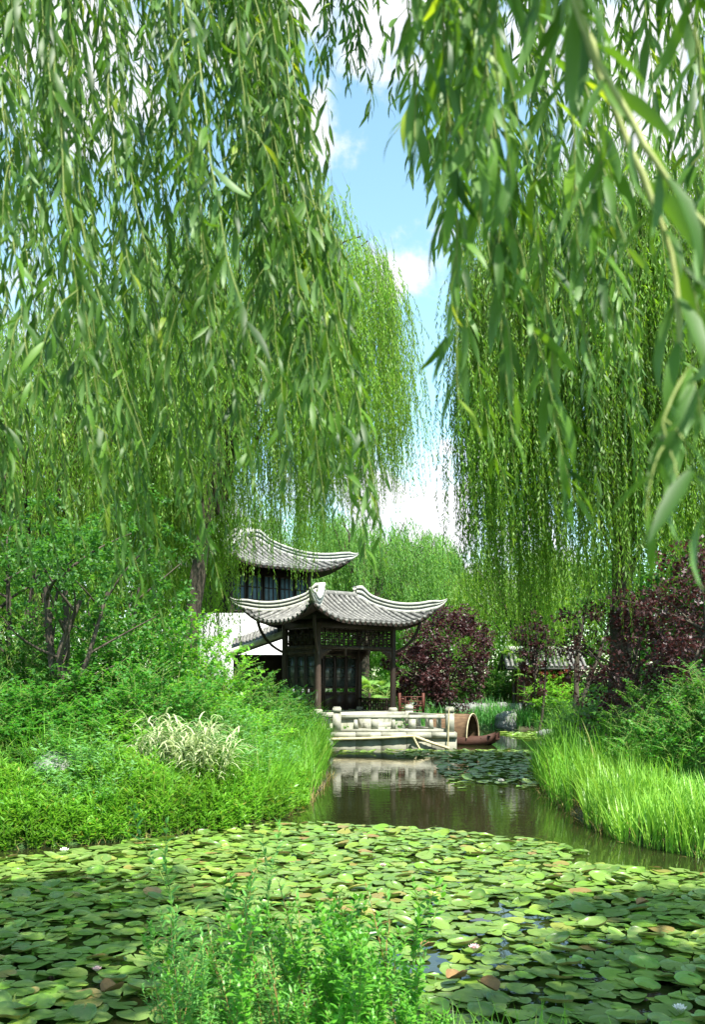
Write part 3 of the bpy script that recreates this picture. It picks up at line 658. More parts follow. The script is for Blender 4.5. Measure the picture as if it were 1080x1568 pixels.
# left waterside weeds
def weeds(name, P, h, mat, label, nl=20, L=.085, W=.010, stem=M['stem'], T=T_QUAD, lean=.12, up=(.1, .9)):
    n = len(P); H = h * rng.uniform(.55, 1.15, n) * hmod(P) * np.clip(.62 + .38 * sdist(P[:, 0], P[:, 1]), .55, 1.05); a = rng.uniform(0, 2 * pi, n); k = rng.uniform(0, lean, n) * 1.5
    tip = P + np.stack([np.cos(a) * k * H, np.sin(a) * k * H, H], -1)
    t = np.linspace(0, 1, 5)[None, :, None]; Q = P[:, None] * (1 - t) + tip[:, None] * t; Q[..., 0] += (.05 * np.sin(a))[:, None] * np.sin(np.linspace(0, 3, 5))[None]
    g = Geo(); tubes(g, Q, .0045 * np.linspace(1, .4, 5)[None], sides=3, mi=1)
    tt = rng.uniform(.15, 1, (n, nl)) ** .8; pos, tan = interp(Q, tt); pos = pos.reshape(-1, 3); c = len(pos)
    az = rng.uniform(0, 2 * pi, c); up = rng.uniform(up[0], up[1], c)
    D = nrm(np.stack([np.cos(az), np.sin(az), up], -1)); l = L * rng.uniform(.6, 1.3, c)
    leaves(g, pos, D, nrm(np.array([0, 0, 1.]) + rng.normal(0, .25, (c, 3))), l, W * l / L, T, bend=.25)
    return tag(g.build(name, [mat, stem]), label, 'weeds', kind='stuff')
P = scatter(40000, -9, -.5, 12, 21, lambda x, y, s: (s > -.16) & (s < 1.15) & inpx(x, y, -60, 470))
P = P[rng.permutation(len(P))[:3300]]
weeds('waterside_weeds', P, .95, M['weed'], 'leafy bright green weeds standing in a band along the left waterline', nl=30, L=.115, W=.014, stem=M['stem'], up=(.3, 1.6))
P = scatter(30000, -9, -.5, 12, 21, lambda x, y, s: (s > .2) & (s < 2.0) & inpx(x, y, -60, 450) & clumpy(x, y, 1.2, .1))
weeds('tall_weeds', P[rng.permutation(len(P))[:650]], 1.35, M['herb'], 'taller pale green weeds rising out of the left waterside band', nl=34, L=.12, W=.014, stem=M['stem'], lean=.25)
P = scatter(40000, -9, 9, 12, 34, lambda x, y, s: (s > -.2) & (s < .35) & inpx(x, y, -60, 1130))
g = Geo(); blades(g, P[rng.permutation(len(P))[:6000]], .42, .009, lean=.9, bend=.9)
tag(g.build('waterline_stubble', M['stubble']), 'dry yellow-brown stubble and roots along the waterline of both banks', 'stubble', kind='stuff')
g = Geo(); P = scatter(30000, -9, -.5, 12, 24, lambda x, y, s: (s > -.05) & (s < 4) & inpx(x, y, -60, 440))
P = P[rng.permutation(len(P))[:13000]]; blades(g, P, 1.12, .009, lean=.45, bend=.7)
tag(g.build('bank_grass', M['grass']), 'rough green grass growing between the shrubs of the left bank', 'grass', kind='stuff')
# right bank
g = Geo(); P = scatter(60000, 3.5, 9, 12, 19.5, lambda x, y, s: (s > -.16) & (s < 1.6) & inpx(x, y, 895, 1130))
P = P[rng.permutation(len(P))[:5600]]; blades(g, P, .92, .011, lean=.3, bend=.45)
tag(g.build('iris_leaves', M['iris']), 'upright sword-shaped light green leaves along the right waterline', 'iris', kind='stuff')
g = Geo(); P = scatter(80000, 3.5, 10, 17.5, 34, lambda x, y, s: (s > -.14) & (s < 2.4) & inpx(x, y, 812, 1020))
P = P[rng.permutation(len(P))[:10500]]; blades(g, P, 1.15, .009, lean=.35, bend=.6)
P = P[:1800]; blades(g, P, 1.7, .010, lean=.25, bend=.6)
tag(g.build('reeds', M['grass']), 'fine feathery green reeds on the tip of the right bank', 'reeds', kind='stuff')
g = Geo(); P = scatter(60000, 4.5, 12, 14, 26, lambda x, y, s: (s > 1.2) & (s < 4.5) & inpx(x, y, 880, 1150))
P = P[rng.permutation(len(P))[:5500]]; blades(g, P, .9, .009, lean=.5, bend=.7)
tag(g.build('meadow_grass', M['reed']), 'blue-green arching grass behind the iris leaves on the right bank', 'grass', kind='stuff')
# far bank
g = Geo(); P = scatter(60000, 2.5, 17, 40, 53, lambda x, y, s: (s > -.05) & (s < 2.2))
P = P[rng.permutation(len(P))[:9000]]; blades(g, P, 1.35, .018, lean=.4, bend=.6)
tag(g.build('far_grass', M['reed']), 'arching green grass fringing the far bank beyond the boat', 'grass', kind='stuff')
# near bank
g = Geo(); P = scatter(20000, -4, 4, 2.0, 5.9, lambda x, y, s: (s > .02) & (s < 3))
P = P[:5200]; blades(g, P, .42, .005, lean=.5, bend=.7)
tag(g.build('near_grass', M['grass']), 'short grass on the near bank beneath the tall herbs', 'grass', kind='stuff')
# undergrowth carpets that keep bare soil from showing
g = Geo(); P = scatter(60000, -16, 16, 13, 56, lambda x, y, s: (s > .8))
P = P[rng.permutation(len(P))[:26000]]; n = len(P); a = rng.uniform(0, 6.28, n)
leaves(g, P + np.stack([np.zeros(n), np.zeros(n), rng.uniform(.03, .35, n)], -1), nrm(np.stack([np.cos(a), np.sin(a), rng.uniform(-.1, .6, n)], -1)), nrm(np.array([0, 0, 1.]) + rng.normal(0, .3, (n, 3))), .16, .05, T_QUAD)
tag(g.build('ground_cover', M['broad']), 'low leafy ground cover under the trees', 'ground cover', kind='stuff')

# pale striped reed clump
def reed_clump():
    Y = 16.1; X = xw(284, Y); z = float(gz(X, Y)); e = empty('striped_reed_clump', 'pale cream striped reed clump arching over the left bank', 'reed clump', (X, Y, z)); inv = MT((-X, -Y, -z))
    n = 85; a = rng.uniform(0, 2 * pi, n); r = rng.uniform(0, .5, n)
    b = np.stack([X + np.cos(a) * r * 1.3, Y + np.sin(a) * r, np.full(n, z + .1)], -1); H = rng.uniform(.85, 1.45, n) * (1 - .3 * r)
    tip = b + np.stack([np.cos(a) * .22 * H + rng.normal(0, .06, n), np.sin(a) * .2 * H, H], -1)
    t = np.linspace(0, 1, 6)[None, :, None]; Q = b[:, None] * (1 - t) + tip[:, None] * t
    gs = Geo(); tubes(gs, Q, .007 * np.linspace(1, .5, 6)[None], sides=4); gs.build('stalks', M['pale_reed'], e).matrix_parent_inverse = inv
    k = 10; tt = np.tile(np.linspace(.3, 1, k), (n, 1)); pos, tan = interp(Q, tt); pos = pos.reshape(-1, 3); c = len(pos); az = rng.uniform(0, 2 * pi, c)
    g = Geo(); leaves(g, pos, nrm(np.stack([np.cos(az) * .6, np.sin(az) * .6, np.full(c, .9)], -1)), nrm(np.stack([-np.cos(az) * .9, -np.sin(az) * .9, np.full(c, .5)], -1)), rng.uniform(.3, .5, c), .015, tmpl([0, .25, .5, .75, 1], [.8, 1, .9, .6, .05]), bend=rng.uniform(.5, 1.1, c))
    g.build('blades', M['pale_reed'], e).matrix_parent_inverse = inv
reed_clump()

def rock(label, X, Y, s, z=None):
    bpy_v = []; n = 12; m = 16
    g = Geo(); V = []
    ph = rng.uniform(0, 6, 6)
    for i in range(n + 1):
        th = pi * i / n
        for j in range(m):
            a = 2 * pi * j / m; d = np.array([math.sin(th) * math.cos(a), math.sin(th) * math.sin(a), math.cos(th)])
            r = 1 + .16 * math.sin(3 * d[0] + ph[0]) + .14 * math.sin(4 * d[1] + ph[1]) + .10 * math.sin(5 * d[2] + ph[2]) + .07 * math.sin(9 * d[0] + 7 * d[1] + ph[3])
            V.append(d * r * np.array(s))
    q = [(i * m + j, i * m + (j + 1) % m, (i + 1) * m + (j + 1) % m, (i + 1) * m + j) for i in range(n) for j in range(m)]
    g.add(V, quads=q); o = g.build('rock', M['rock']); o.location = (X, Y, (z if z is not None else float(gz(X, Y))) + s[2] * .4); tag(o, label, 'rock')
rock('grey flat-topped rock half hidden by weeds on the left bank', xw(85, 15.6), 15.6, (.48, .4, .42))
rock('pale boulder on the far bank behind the boat', xw(800, 44), 48.9, (.6, .5, .55))
rock('small pale boulder at the inlet beside the lemon shrub', xw(868, 40), 41.5, (.7, .5, .45))
rock('low stone at the foot of the landing', xw(494, 33), 33.2, (.3, .3, .25))

# ------------------------------------------------------------------ lily pads
def pad_geo(g, C, r, tilt, az, rim, notch, ph, mi=0, fold=0):
    m = 18; th = np.linspace(notch / 2, 2 * pi - notch / 2, m)
    V = [(0, 0, 0)]
    for f, zz in ((.55, .01), (.9, .0), (1.0, rim)):
        rr = r * f * (1 + .03 * np.sin(3 * th + ph) + .02 * np.sin(7 * th + ph * 2))
        V += list(np.stack([rr * np.cos(th), rr * np.sin(th), zz * r + (.03 + .05 * abs(math.sin(ph * 7))) * r * f * f * np.sin(2 * th + ph) + .025 * r * f * f * np.sin(5 * th + ph * 3)], -1))
    V = np.array(V); V[:, 2] += fold * np.abs(V[:, 1]) ; V[:, 1] *= 1 - .45 * min(fold, 1)
    ca, sa = math.cos(az), math.sin(az); V = V @ np.array([[ca, sa, 0], [-sa, ca, 0], [0, 0, 1]])
    ct, s_ = math.cos(tilt), math.sin(tilt); V = V @ np.array([[1, 0, 0], [0, ct, s_], [0, -s_, ct]])
    a2 = ph * 3; ca, sa = math.cos(a2), math.sin(a2); V = V @ np.array([[ca, sa, 0], [-sa, ca, 0], [0, 0, 1]])
    q = []; t = [(0, 1 + j, 2 + j) for j in range(m - 1)]
    for k in range(2):
        q += [(1 + k * m + j, 1 + (k + 1) * m + j, 1 + (k + 1) * m + j + 1, 1 + k * m + j + 1) for j in range(m - 1)]
    g.add(V + np.array(C), quads=q, tris=t, mi=mi)
def pads():
    def mpoly(pix): return np.array([(xw(x, F * EYE / (y - HZ)), F * EYE / (y - HZ)) for x, y in pix])
    rafts = [(mpoly([(-60, 1322), (110, 1306), (200, 1290), (300, 1274), (420, 1262), (540, 1264), (700, 1274), (850, 1291), (893, 1306), (868, 1324), (960, 1328), (1080, 1340), (1150, 1345), (1200, 1680), (-150, 1680)]), .150, .95, (.072, .140)),
             (mpoly([(668, 1168), (720, 1152), (835, 1156), (838, 1180), (815, 1207), (740, 1200), (690, 1198)]), .25, .62, (.12, .18)),
             (mpoly([(600, 1157), (650, 1149), (840, 1150), (850, 1158), (700, 1163)]), .25, .9, (.11, .16)),
             (mpoly([(520, 1150), (650, 1148), (650, 1152), (520, 1154)]), .25, .8, (.10, .15)),
             (mpoly([(760, 1122), (900, 1120), (890, 1135), (800, 1132)]), .30, .9, (.13, .2)),
             (mpoly([(650, 1198), (690, 1190), (740, 1200), (700, 1212)]), .5, .4, (.10, .14))]
    def inside(p, poly):
        b = np.roll(poly, -1, 0); c = False
        for a_, b_ in zip(poly, b):
            if (a_[1] > p[1]) != (b_[1] > p[1]) and p[0] < (b_[0] - a_[0]) * (p[1] - a_[1]) / (b_[1] - a_[1]) + a_[0]: c = not c
        return c
    L = []
    for poly, sp_, dens, (r0, r1) in rafts:
        x0, y0 = poly.min(0); x1, y1 = poly.max(0)
        ys = np.arange(y0, y1, sp_)
        for i, y in enumerate(ys):
            for x in np.arange(x0 + (i % 2) * sp_ / 2, x1, sp_):
                p = (x + random.gauss(0, sp_ * .28), y + random.gauss(0, sp_ * .28))
                if not inside(p, poly): continue
                hole = math.sin(p[0] * 2.1 + 1.3 + math.sin(p[1] * 1.3)) * math.sin(p[1] * 1.7 + .4 * p[0])
                d = dens * (.35 if hole > .72 and y < 10 else 1)
                if random.random() > d: continue
                if sdist(np.array(p[0]), np.array(p[1])) > -.12: continue
                L.append((p[0], p[1], random.uniform(r0, r1) * (1.0 if random.random() < .85 else .7)))
    inview = [p for p in L if -40 < 540 + p[0] / p[1] * F < 1120 and HZ + EYE / p[1] * F < 1600]
    inview.sort(key=lambda p: -p[2] / p[1])
    near = inview[:290]; ns = set(near); rest = [p for p in L if p not in ns]
    protos = []
    for k in range(14):
        g = Geo(); up = k >= 10
        pad_geo(g, (0, 0, 0), 1, random.uniform(.0, .12) if not up else random.uniform(.12, .34), random.uniform(0, 6.28), random.uniform(.0, .09) if not up else random.uniform(.05, .25), random.uniform(.06, .25), random.uniform(0, 6.28))
        protos.append(g.build('lily_pad', M['pad'], smooth=True))
    for i, (x, y, r) in enumerate(near):
        k = random.randrange(14) if random.random() < .55 else random.randrange(10)
        c = protos[k].copy(); COL.objects.link(c); c.location = (x, y, .012 + random.uniform(0, .03) + (.35 * r if k >= 10 else .06 * r)); c.scale = (r, r, r); c.rotation_euler = (0, 0, random.uniform(0, 6.28))
        up = k >= 10
        px = 540 + x / y * F
        if up: lb = 'green water lily pad with its edge lifted out of the water'
        elif px < 300: lb = 'flat water lily pad in shade near the left corner of the pond'
        elif px > 760: lb = 'flat water lily pad in the crowded raft at the near right of the pond'
        else: lb = 'flat water lily pad in the middle of the near raft behind the herbs'
        tag(c, lb, 'lily pad', 'water lily pads lying on the near pond')
    for p in protos: bpy.data.objects.remove(p)
    g = Geo()
    for (x, y, r) in rest:
        up = random.random() < .16
        t = random.uniform(.12, .38) if up else random.uniform(0, .10)
        pad_geo(g, (x, y, .015 + random.uniform(0, .025) + t * r * .7), r, t, random.uniform(0, 6.28), random.uniform(0, .06) if not up else random.uniform(.03, .2), random.uniform(.06, .25), random.uniform(0, 6.28))
    tag(g.build('lily_pads', M['pad'], smooth=True), 'green water lily pads crowding the pond surface', 'lily pads', kind='stuff')
pads()
def flower(label, px, py, s=1.0, pink=False, h=.06):
    Y = F * (EYE - h) / (py - HZ); X = xw(px, Y); e = empty('water_lily', label, 'flower', (X, Y, h))
    g = Geo()
    for ring, (n, el, l) in enumerate([(9, .45, .075), (8, .85, .068), (6, 1.2, .055)]):
        a = np.arange(n) / n * 2 * pi + ring * .3
        D = np.stack([np.cos(a) * math.cos(el), np.sin(a) * math.cos(el), np.full(n, math.sin(el))], -1); N = np.stack([-np.cos(a) * math.sin(el), -np.sin(a) * math.sin(el), np.full(n, math.cos(el))], -1)
        leaves(g, np.zeros((n, 3)), D, N, l * s, .017 * s, T_MED, bend=-.25, fold=.3)
    g.build('petals', M['petal_pink' if pink else 'petal'], e, smooth=True)
    g = Geo(); a = np.linspace(0, 2 * pi, 14); leaves(g, np.zeros((14, 3)), np.stack([np.cos(a) * .4, np.sin(a) * .4, np.ones(14)], -1), np.stack([-np.cos(a), -np.sin(a), np.full(14, .4)], -1), .03 * s, .004, T_QUAD); g.build('stamens', M['stamen'], e)
flower('white pink-tipped water lily bloom among the pads right of the tall herbs', 727, 1456, 1.0, True, .09)
flower('white water lily bloom in the near right corner of the pond', 1042, 1550, 1.0, False)
flower('small white water lily bloom at the edge of the pads by the left weeds', 98, 1306, 1.3)
flower('small yellowish water lily on the second raft below the landing', 768, 1199, 1.8)
flower('pale water lily near the far bank inlet', 824, 1124, 2.0)
flower('white water lily bloom half hidden behind the tall herbs', 572, 1434, .9)
flower('small pink water lily bloom in the middle of the sunlit raft', 587, 1328, .9, True)
flower('pink water lily bud in the shady left corner', 148, 1488, .8, True, .07)
def wither(label, px, py, s, k):
    Y = F * EYE / (py - HZ); X = xw(px, Y)
    g = Geo(); pad_geo(g, (0, 0, .06), s * .8, .15, k, .10, .12, k, fold=.6); o = g.build('withered_lily_pad', M['deadleaf'], smooth=True); o.location = (X, Y, .05); tag(o, label, 'lily pad')
wither('curled brown withered lily pad beside the white bloom', 655, 1470, .10, 1.0)
wither('curled olive-brown lily pad folded upward at the bottom of the pond', 748, 1535, .13, 2.1)
wither('second curled brown pad lying next to the folded one', 700, 1520, .12, 3.3)
wither('reddish withered lily pad between pads at the right', 985, 1400, .09, 4.0)
wither('brown withered pad near the bottom left corner', 170, 1540, .13, 5.0)

# ------------------------------------------------------------------ stone landing with balustrade
def slab_poly(g, poly, z0, z1, mi=0):
    n = len(poly); V = [(x, y, z0) for x, y in poly] + [(x, y, z1) for x, y in poly]
    g.add(V, quads=[(i, (i + 1) % n, n + (i + 1) % n, n + i) for i in range(n)], mi=mi)
    c = np.mean(poly, 0); g.add([(x, y, z1) for x, y in poly] + [(c[0], c[1], z1)], tris=[(i, (i + 1) % n, n) for i in range(n)], mi=mi)
def landing():
    YF = 34.3
    e = empty('stone_landing', 'pale stone landing with low balustrade at the water edge before the pavilion', 'landing', (1.5, YF, 0)); inv = MT((-1.5, -YF, 0))
    A, B = xw(508, YF), xw(699, YF)
    poly = [(A, YF), (B, YF), (B + .1, 36.0), (2.95, 39.0), (-2.6, 40.5), (-2.6, 38.9)]
    g = Geo(); ins = [(A + .05, YF + .05), (B - .05, YF + .05), (B, 36.05), (2.9, 38.95), (-2.55, 40.4), (-2.55, 38.9)]
    slab_poly(g, ins, -.6, .40); g.build('base', M['stone_dark'], e).matrix_parent_inverse = inv
    g = Geo(); slab_poly(g, poly, .402, .58); g.build('deck', M['stone_floor'], e).matrix_parent_inverse = inv
    nS = 5
    for i in range(nS):   # edging slabs with open joints
        xa = A - .03 + (B - A + .06) * i / nS; xb = A - .03 + (B - A + .06) * (i + 1) / nS
        g = Geo(); bbox(g, ((xa + xb) / 2, YF + .16, .503), (xb - xa - .016, .46, .21), bev=.015); g.build('edging_slab', M['stone'], e).matrix_parent_inverse = inv
        g = Geo(); box(g, ((xa + xb) / 2 + .0, YF + .035, .0), (xb - xa - .02, .06, .78)); g.build('wall_block', M['stone_dark'], e).matrix_parent_inverse = inv
    posts = {'a': (xw(516, YF), YF + .19), 'b': (xw(690, YF), YF + .19), 'c': (-2.0, 38.6), 'd': (2.25, 37.9)}
    for k, (x, y) in posts.items():
        g = Geo(); s = .30
        box(g, (x, y, .60 + .34), (s, s, .68)); box(g, (x, y, 1.30), (s * .78, s * .78, .04)); bbox(g, (x, y, 1.42), (s * 1.04, s * 1.04, .20), bev=.045)
        g.build('post', M['stone'], e).matrix_parent_inverse = inv
    def run(p, q, n):
        p = np.array(p); q = np.array(q); d = q - p; L = np.linalg.norm(d); u = d / L; a = math.atan2(u[1], u[0]); mid = (p + q) / 2
        g = Geo(); bbox(g, (mid[0], mid[1], 1.16), (L - .30, .17, .13), a, bev=.03); g.build('top_rail', M['stone'], e).matrix_parent_inverse = inv
        g = Geo(); box(g, (mid[0], mid[1], .655), (L - .30, .16, .11), a); g.build('bottom_rail', M['stone'], e).matrix_parent_inverse = inv
        for i in range(1, n):
            c = p + d * i / n; g = Geo()
            if i % 2 == 1: box(g, (c[0], c[1], .9025), (.20, .13, .385), a, top=(.55, 1))
            else: box(g, (c[0], c[1], .9025), (.26, .15, .385), a)
            g.build('baluster', M['stone'], e).matrix_parent_inverse = inv
    run(posts['a'], posts['b'], 6); run(posts['a'], posts['c'], 4); run(posts['b'], posts['d'], 4)
landing()
def pole(label, a, b, r=.035, name='bamboo_pole', mat='bamboo'):
    a, b = np.array(a), np.array(b); P = np.linspace(a, b, 24); P[1:-1, 2] -= .02 * np.sin(np.linspace(0, 3.1, 22))
    rr = np.full(24, r) * np.where(np.arange(24) % 3 == 0, 1.18, 1)
    g = Geo(); tubes(g, P[None], rr[None], sides=8, cap=True); return tag(g.build(name, M[mat], smooth=True), label, 'pole')
YF = 34.2
pole('long bamboo pole lying level against the landing wall', at(506, 1132, YF), at(634, 1127, YF), .05)
pole('bamboo pole slanting down from the landing to the water', at(634, 1127, YF - .03), at(688, 1146, YF - .03), .05)
pole('short weathered bamboo pole dipping into the water below the landing', at(633, 1128, YF - .1), at(645, 1150, YF - .1), .04)
pole('thin mooring pole standing upright beside the right post', at(688, 1085, YF - .02), at(686, 1155, YF - .02), .025)

# ------------------------------------------------------------------ boat
def boat():
    Y = 37.0; X0, X1 = xw(640, Y), xw(757, Y); e = empty('wooden_boat', 'old brown wooden boat with an arched woven hood moored beside the landing', 'boat', ((X0 + X1) / 2, Y, 0)); inv = MT((-(X0 + X1) / 2, -Y, 0))
    m = 22; x = np.linspace(X0, X1, m); s = (x - (X0 + X1) / 2) / ((X1 - X0) / 2)
    hw = .62 * (1 - np.abs(s) ** 2.6 * .62); zt = .30 + .22 * np.abs(s) ** 3; zb = -.15 + .38 * np.abs(s) ** 3
    prof = [(-1, 1), (-.8, 0), (.8, 0), (1, 1), (.9, 1), (.72, .12), (-.72, .12), (-.9, 1)]
    V = np.array([[(x[i], Y + a * hw[i], zb[i] + b * (zt[i] - zb[i])) for a, b in prof] for i in range(m)]).reshape(-1, 3); k = len(prof)
    q = [(i * k + j, (i + 1) * k + j, (i + 1) * k + (j + 1) % k, i * k + (j + 1) % k) for i in range(m - 1) for j in range(k)]
    for i in (0, m - 1): q += [(i * k + 0, i * k + 1, i * k + 6, i * k + 7), (i * k + 1, i * k + 2, i * k + 5, i * k + 6), (i * k + 2, i * k + 3, i * k + 4, i * k + 5)]
    g = Geo(); g.add(V, quads=q); g.build('hull', M['hull'], e).matrix_parent_inverse = inv
    for t in (.82, .93):
        g = Geo(); xx = X0 + (X1 - X0) * t; box(g, (xx, Y, .30 + .08 * (t > .9)), (.10, .95 * (.85 if t > .9 else 1), .03)); g.build('thwart', M['hull'], e).matrix_parent_inverse = inv
    # hood: open barrel vault with thickness, ribs
    g = Geo(); a = np.linspace(0, pi, 17); h0, h1 = xw(650, Y), xw(716, Y); V = []
    for xx in np.linspace(h0, h1, 9):
        for rr in (.60, .56):
            V += [(xx, Y + rr * math.cos(t), .28 + rr * 1.5 * math.sin(t)) for t in a]
    V = np.array(V); k = 34; q = []
    for i in range(8):
        for j in range(16):
            q += [(i * k + j, (i + 1) * k + j, (i + 1) * k + j + 1, i * k + j + 1), (i * k + 17 + j + 1, (i + 1) * k + 17 + j + 1, (i + 1) * k + 17 + j, i * k + 17 + j)]
    for i in (0, 8):
        q += [(i * k + j, i * k + j + 1, i * k + 17 + j + 1, i * k + 17 + j) for j in range(16)]
    g.add(V, quads=q); g.build('hood', M['mat'], e, smooth=False).matrix_parent_inverse = inv
    for xx in (h1 + .012, (h0 + h1) / 2):
        g = Geo(); P = np.array([(xx, Y + .61 * math.cos(t), .28 + .61 * 1.5 * math.sin(t)) for t in a]); tubes(g, P[None], np.full((1, 17), .025), sides=6); g.build('hoop', M['bamboo'], e).matrix_parent_inverse = inv
    e.rotation_euler = (0, 0, R(-30)); e.location[0] += .25; e.location[1] += .1
boat()

# ------------------------------------------------------------------ tiled roofs
def rot2(th): return np.array([[math.cos(th), math.sin(th)], [-math.sin(th), math.cos(th)]])
class Roof:
    def __init__(s, C, th, a, b, ze, zr, lift=.75, E=2.2, ext=.25):
        s.C = np.array(C); s.th = th; s.a = a; s.b = b; s.ze = ze; s.H = zr - ze; s.lift = lift; s.E = E; s.ext = ext
    def surf(s, x, y):
        """local plan point -> displaced world point"""
        x = np.asarray(x, float); y = np.asarray(y, float)
        ex = s.a - np.abs(x); ey = s.b - np.abs(y); t = np.clip(np.minimum(ex, ey) / s.b, 0, 1); e = np.maximum(ex, ey)
        k = np.clip(1 - e / s.E, 0, 1) ** 2.3
        z = s.ze + s.H * (.55 * t + .45 * t * t) + s.lift * k
        o = s.ext * np.clip(1 - e / s.E, 0, 1) ** 2
        X = x + np.sign(x) * o; Y = y + np.sign(y) * o
        p = np.stack([X, Y], -1) @ rot2(s.th) + s.C
        return np.concatenate([p, z[..., None]], -1)
    def build(s, e, inv, tile=.27, ridge_h=.40, top_ridge=False, tip=.62):
        a, b = s.a, s.b; r = a - b
        # pan surface and underside
        for nm, dz, mt in (('pan_tiles', 0.0, 'tile_dark'), ('soffit', -.13, 'wood')):
            g = Geo()
            for side in range(4):
                half = a if side % 2 == 0 else b; n = 40; m = 12
                us = np.linspace(-half, half, n); V = []
                for u in us:
                    lim = min(b, half - abs(u)) if side % 2 == 0 else (half - abs(u))
                    for t in np.linspace(0, 1, m):
                        d = t * lim
                        V.append({0: (u, -b + d), 1: (a - d, u), 2: (-u, b - d), 3: (-a + d, -u)}[side])
                V = np.array(V); W = s.surf(V[:, 0], V[:, 1]); W[:, 2] += dz
                q = [(i * m + j, (i + 1) * m + j, (i + 1) * m + j + 1, i * m + j + 1) for i in range(n - 1) for j in range(m - 1)]
                g.add(W, quads=q)
                if nm == 'soffit':   # eave board closing the edge
                    E0 = s.surf(V[::m, 0], V[::m, 1]); E1 = E0.copy(); E1[:, 2] -= .13; n_ = len(E0)
                    g.add(np.vstack([E0, E1]), quads=[(i, i + 1, n_ + i + 1, n_ + i) for i in range(n_ - 1)])
            g.build(nm, M[mt], e, smooth=True).matrix_parent_inverse = inv
        # barrel tile rows
        g = Geo()
        for side in range(4):
            half = a if side % 2 == 0 else b; cnt = int(2 * half / tile)
            for i in range(cnt):
                u = -half + (i + .5) * 2 * half / cnt; lim = min(b, half - abs(u))
                if lim < .12: continue
                k = max(3, int(lim / .11)); ds = np.linspace(-.06, lim, k)
                pts = [{0: (u, -b + d), 1: (a - d, u), 2: (-u, b - d), 3: (-a + d, -u)}[side] for d in ds]
                pts = np.array(pts); P = s.surf(pts[:, 0], pts[:, 1]); P[:, 2] += .02
                # extend first point slightly outwards
                P[0] = P[1] + (P[1] - P[2]) * (.06 / max(np.linalg.norm(P[1] - P[2]), .01)) * 1.0
                rr = np.where(np.arange(k) % 2 == 0, .082, .070) * (tile / .27)
                tubes(g, P[None], rr[None], sides=8, cap=True)
        g.build('barrel_tiles', M['tile'], e, smooth=False).matrix_parent_inverse = inv
        # drip tiles between the rows
        g = Geo()
        for side in range(4):
            half = a if side % 2 == 0 else b; cnt = int(2 * half / tile)
            for i in range(cnt + 1):
                u = np.clip(-half + i * 2 * half / cnt, -half + .03, half - .03); pt = {0: (u, -b), 1: (a, u), 2: (-u, b), 3: (-a, -u)}[side]
                c = s.surf(np.array([pt[0]]), np.array([pt[1]]))[0]; ang = s.th + side * pi / 2
                n = np.array([math.sin(ang), -math.cos(ang)])
                tx = np.array([math.cos(ang), math.sin(ang)])
                w = tile * .34; V = []
                for off in (.015, .04):
                    for (du, dz) in ((-w, .03), (w, .03), (w * .7, -.05), (0, -.11), (-w * .7, -.05)):
                        V.append((c[0] + tx[0] * du + n[0] * off, c[1] + tx[1] * du + n[1] * off, c[2] + dz))
                g.add(V, quads=[(0, 1, 6, 5), (1, 2, 7, 6), (2, 3, 8, 7), (3, 4, 9, 8), (4, 0, 5, 9)], tris=[(5, 6, 7), (5, 7, 9), (7, 8, 9), (0, 2, 1), (0, 4, 2), (2, 4, 3)])
        g.build('drip_tile', M['tile'], e).matrix_parent_inverse = inv
        # hip ridges
        for sx in (-1, 1):
            for sy in (-1, 1):
                m = 26; st = np.linspace(s.b - .02, 0, m); P = s.surf(sx * (a - st), sy * (b - st))
                d = nrm((P[-1] - P[-2])[None])[0]; dh = nrm(np.array([[d[0], d[1], 0]]))[0]
                ext = []; c = P[-1]; ang = math.atan2(d[2], np.linalg.norm(d[:2]))
                for k in range(9):
                    ang = min(ang + .075, 1.15); c = c + (dh * math.cos(ang) + np.array([0, 0, math.sin(ang)])) * tip / 9; ext.append(c)
                Q = np.vstack([P, ext]); n = len(Q); tt = np.arange(n) / (n - 1)
                hp = ridge_h * np.clip(np.where(tt > .68, 1 - (tt - .68) / .32 * .86, 1), .10, 1)
                hump = .20 * np.exp(-((tt - .06) / .05) ** 2)
                T = nrm(np.gradient(Q, axis=0)); sd = nrm(np.cross(T, [0, 0, 1.]))
                g = Geo()
                # stacked courses: plaster, joint, plaster, joint, cap
                for (f0, f1, w, mi) in ((-.15, .30, .10, 0), (.30, .36, .075, 1), (.36, .66, .12, 0), (.66, .72, .09, 1), (.72, 1.0, .14, 0)):
                    taper = np.clip(1 - np.maximum(tt - .75, 0) * 2.6, .35, 1)
                    lo = Q + np.array([0, 0, 1.]) * (hp * f0 + hump * max(f0, 0))[:, None]; hi = Q + np.array([0, 0, 1.]) * (hp * f1 + hump * f1)[:, None]
                    ww = (w * taper)[:, None] * sd
                    V = np.stack([lo - ww, lo + ww, hi + ww * .92, hi - ww * .92], 1).reshape(-1, 3)
                    q = [(i * 4 + j, i * 4 + (j + 1) % 4, (i + 1) * 4 + (j + 1) % 4, (i + 1) * 4 + j) for i in range(n - 1) for j in range(4)] + [(0, 1, 2, 3), ((n - 1) * 4 + 3, (n - 1) * 4 + 2, (n - 1) * 4 + 1, (n - 1) * 4)]
                    g.add(V, quads=q, mi=mi)
                g.build('hip_ridge', [M['ridge'], M['ridge_line']], e, smooth=False).matrix_parent_inverse = inv
        # rounded top ridge
        g = Geo(); x = np.linspace(-r - .05, r + .05, 12); P = s.surf(x, x * 0); P[:, 2] += .05 + (.2 if top_ridge else 0); tubes(g, P[None], np.full((1, 12), .13 if not top_ridge else .2), sides=10, cap=True)
        g.build('top_ridge', M['tile' if not top_ridge else 'ridge'], e, smooth=True).matrix_parent_inverse = inv

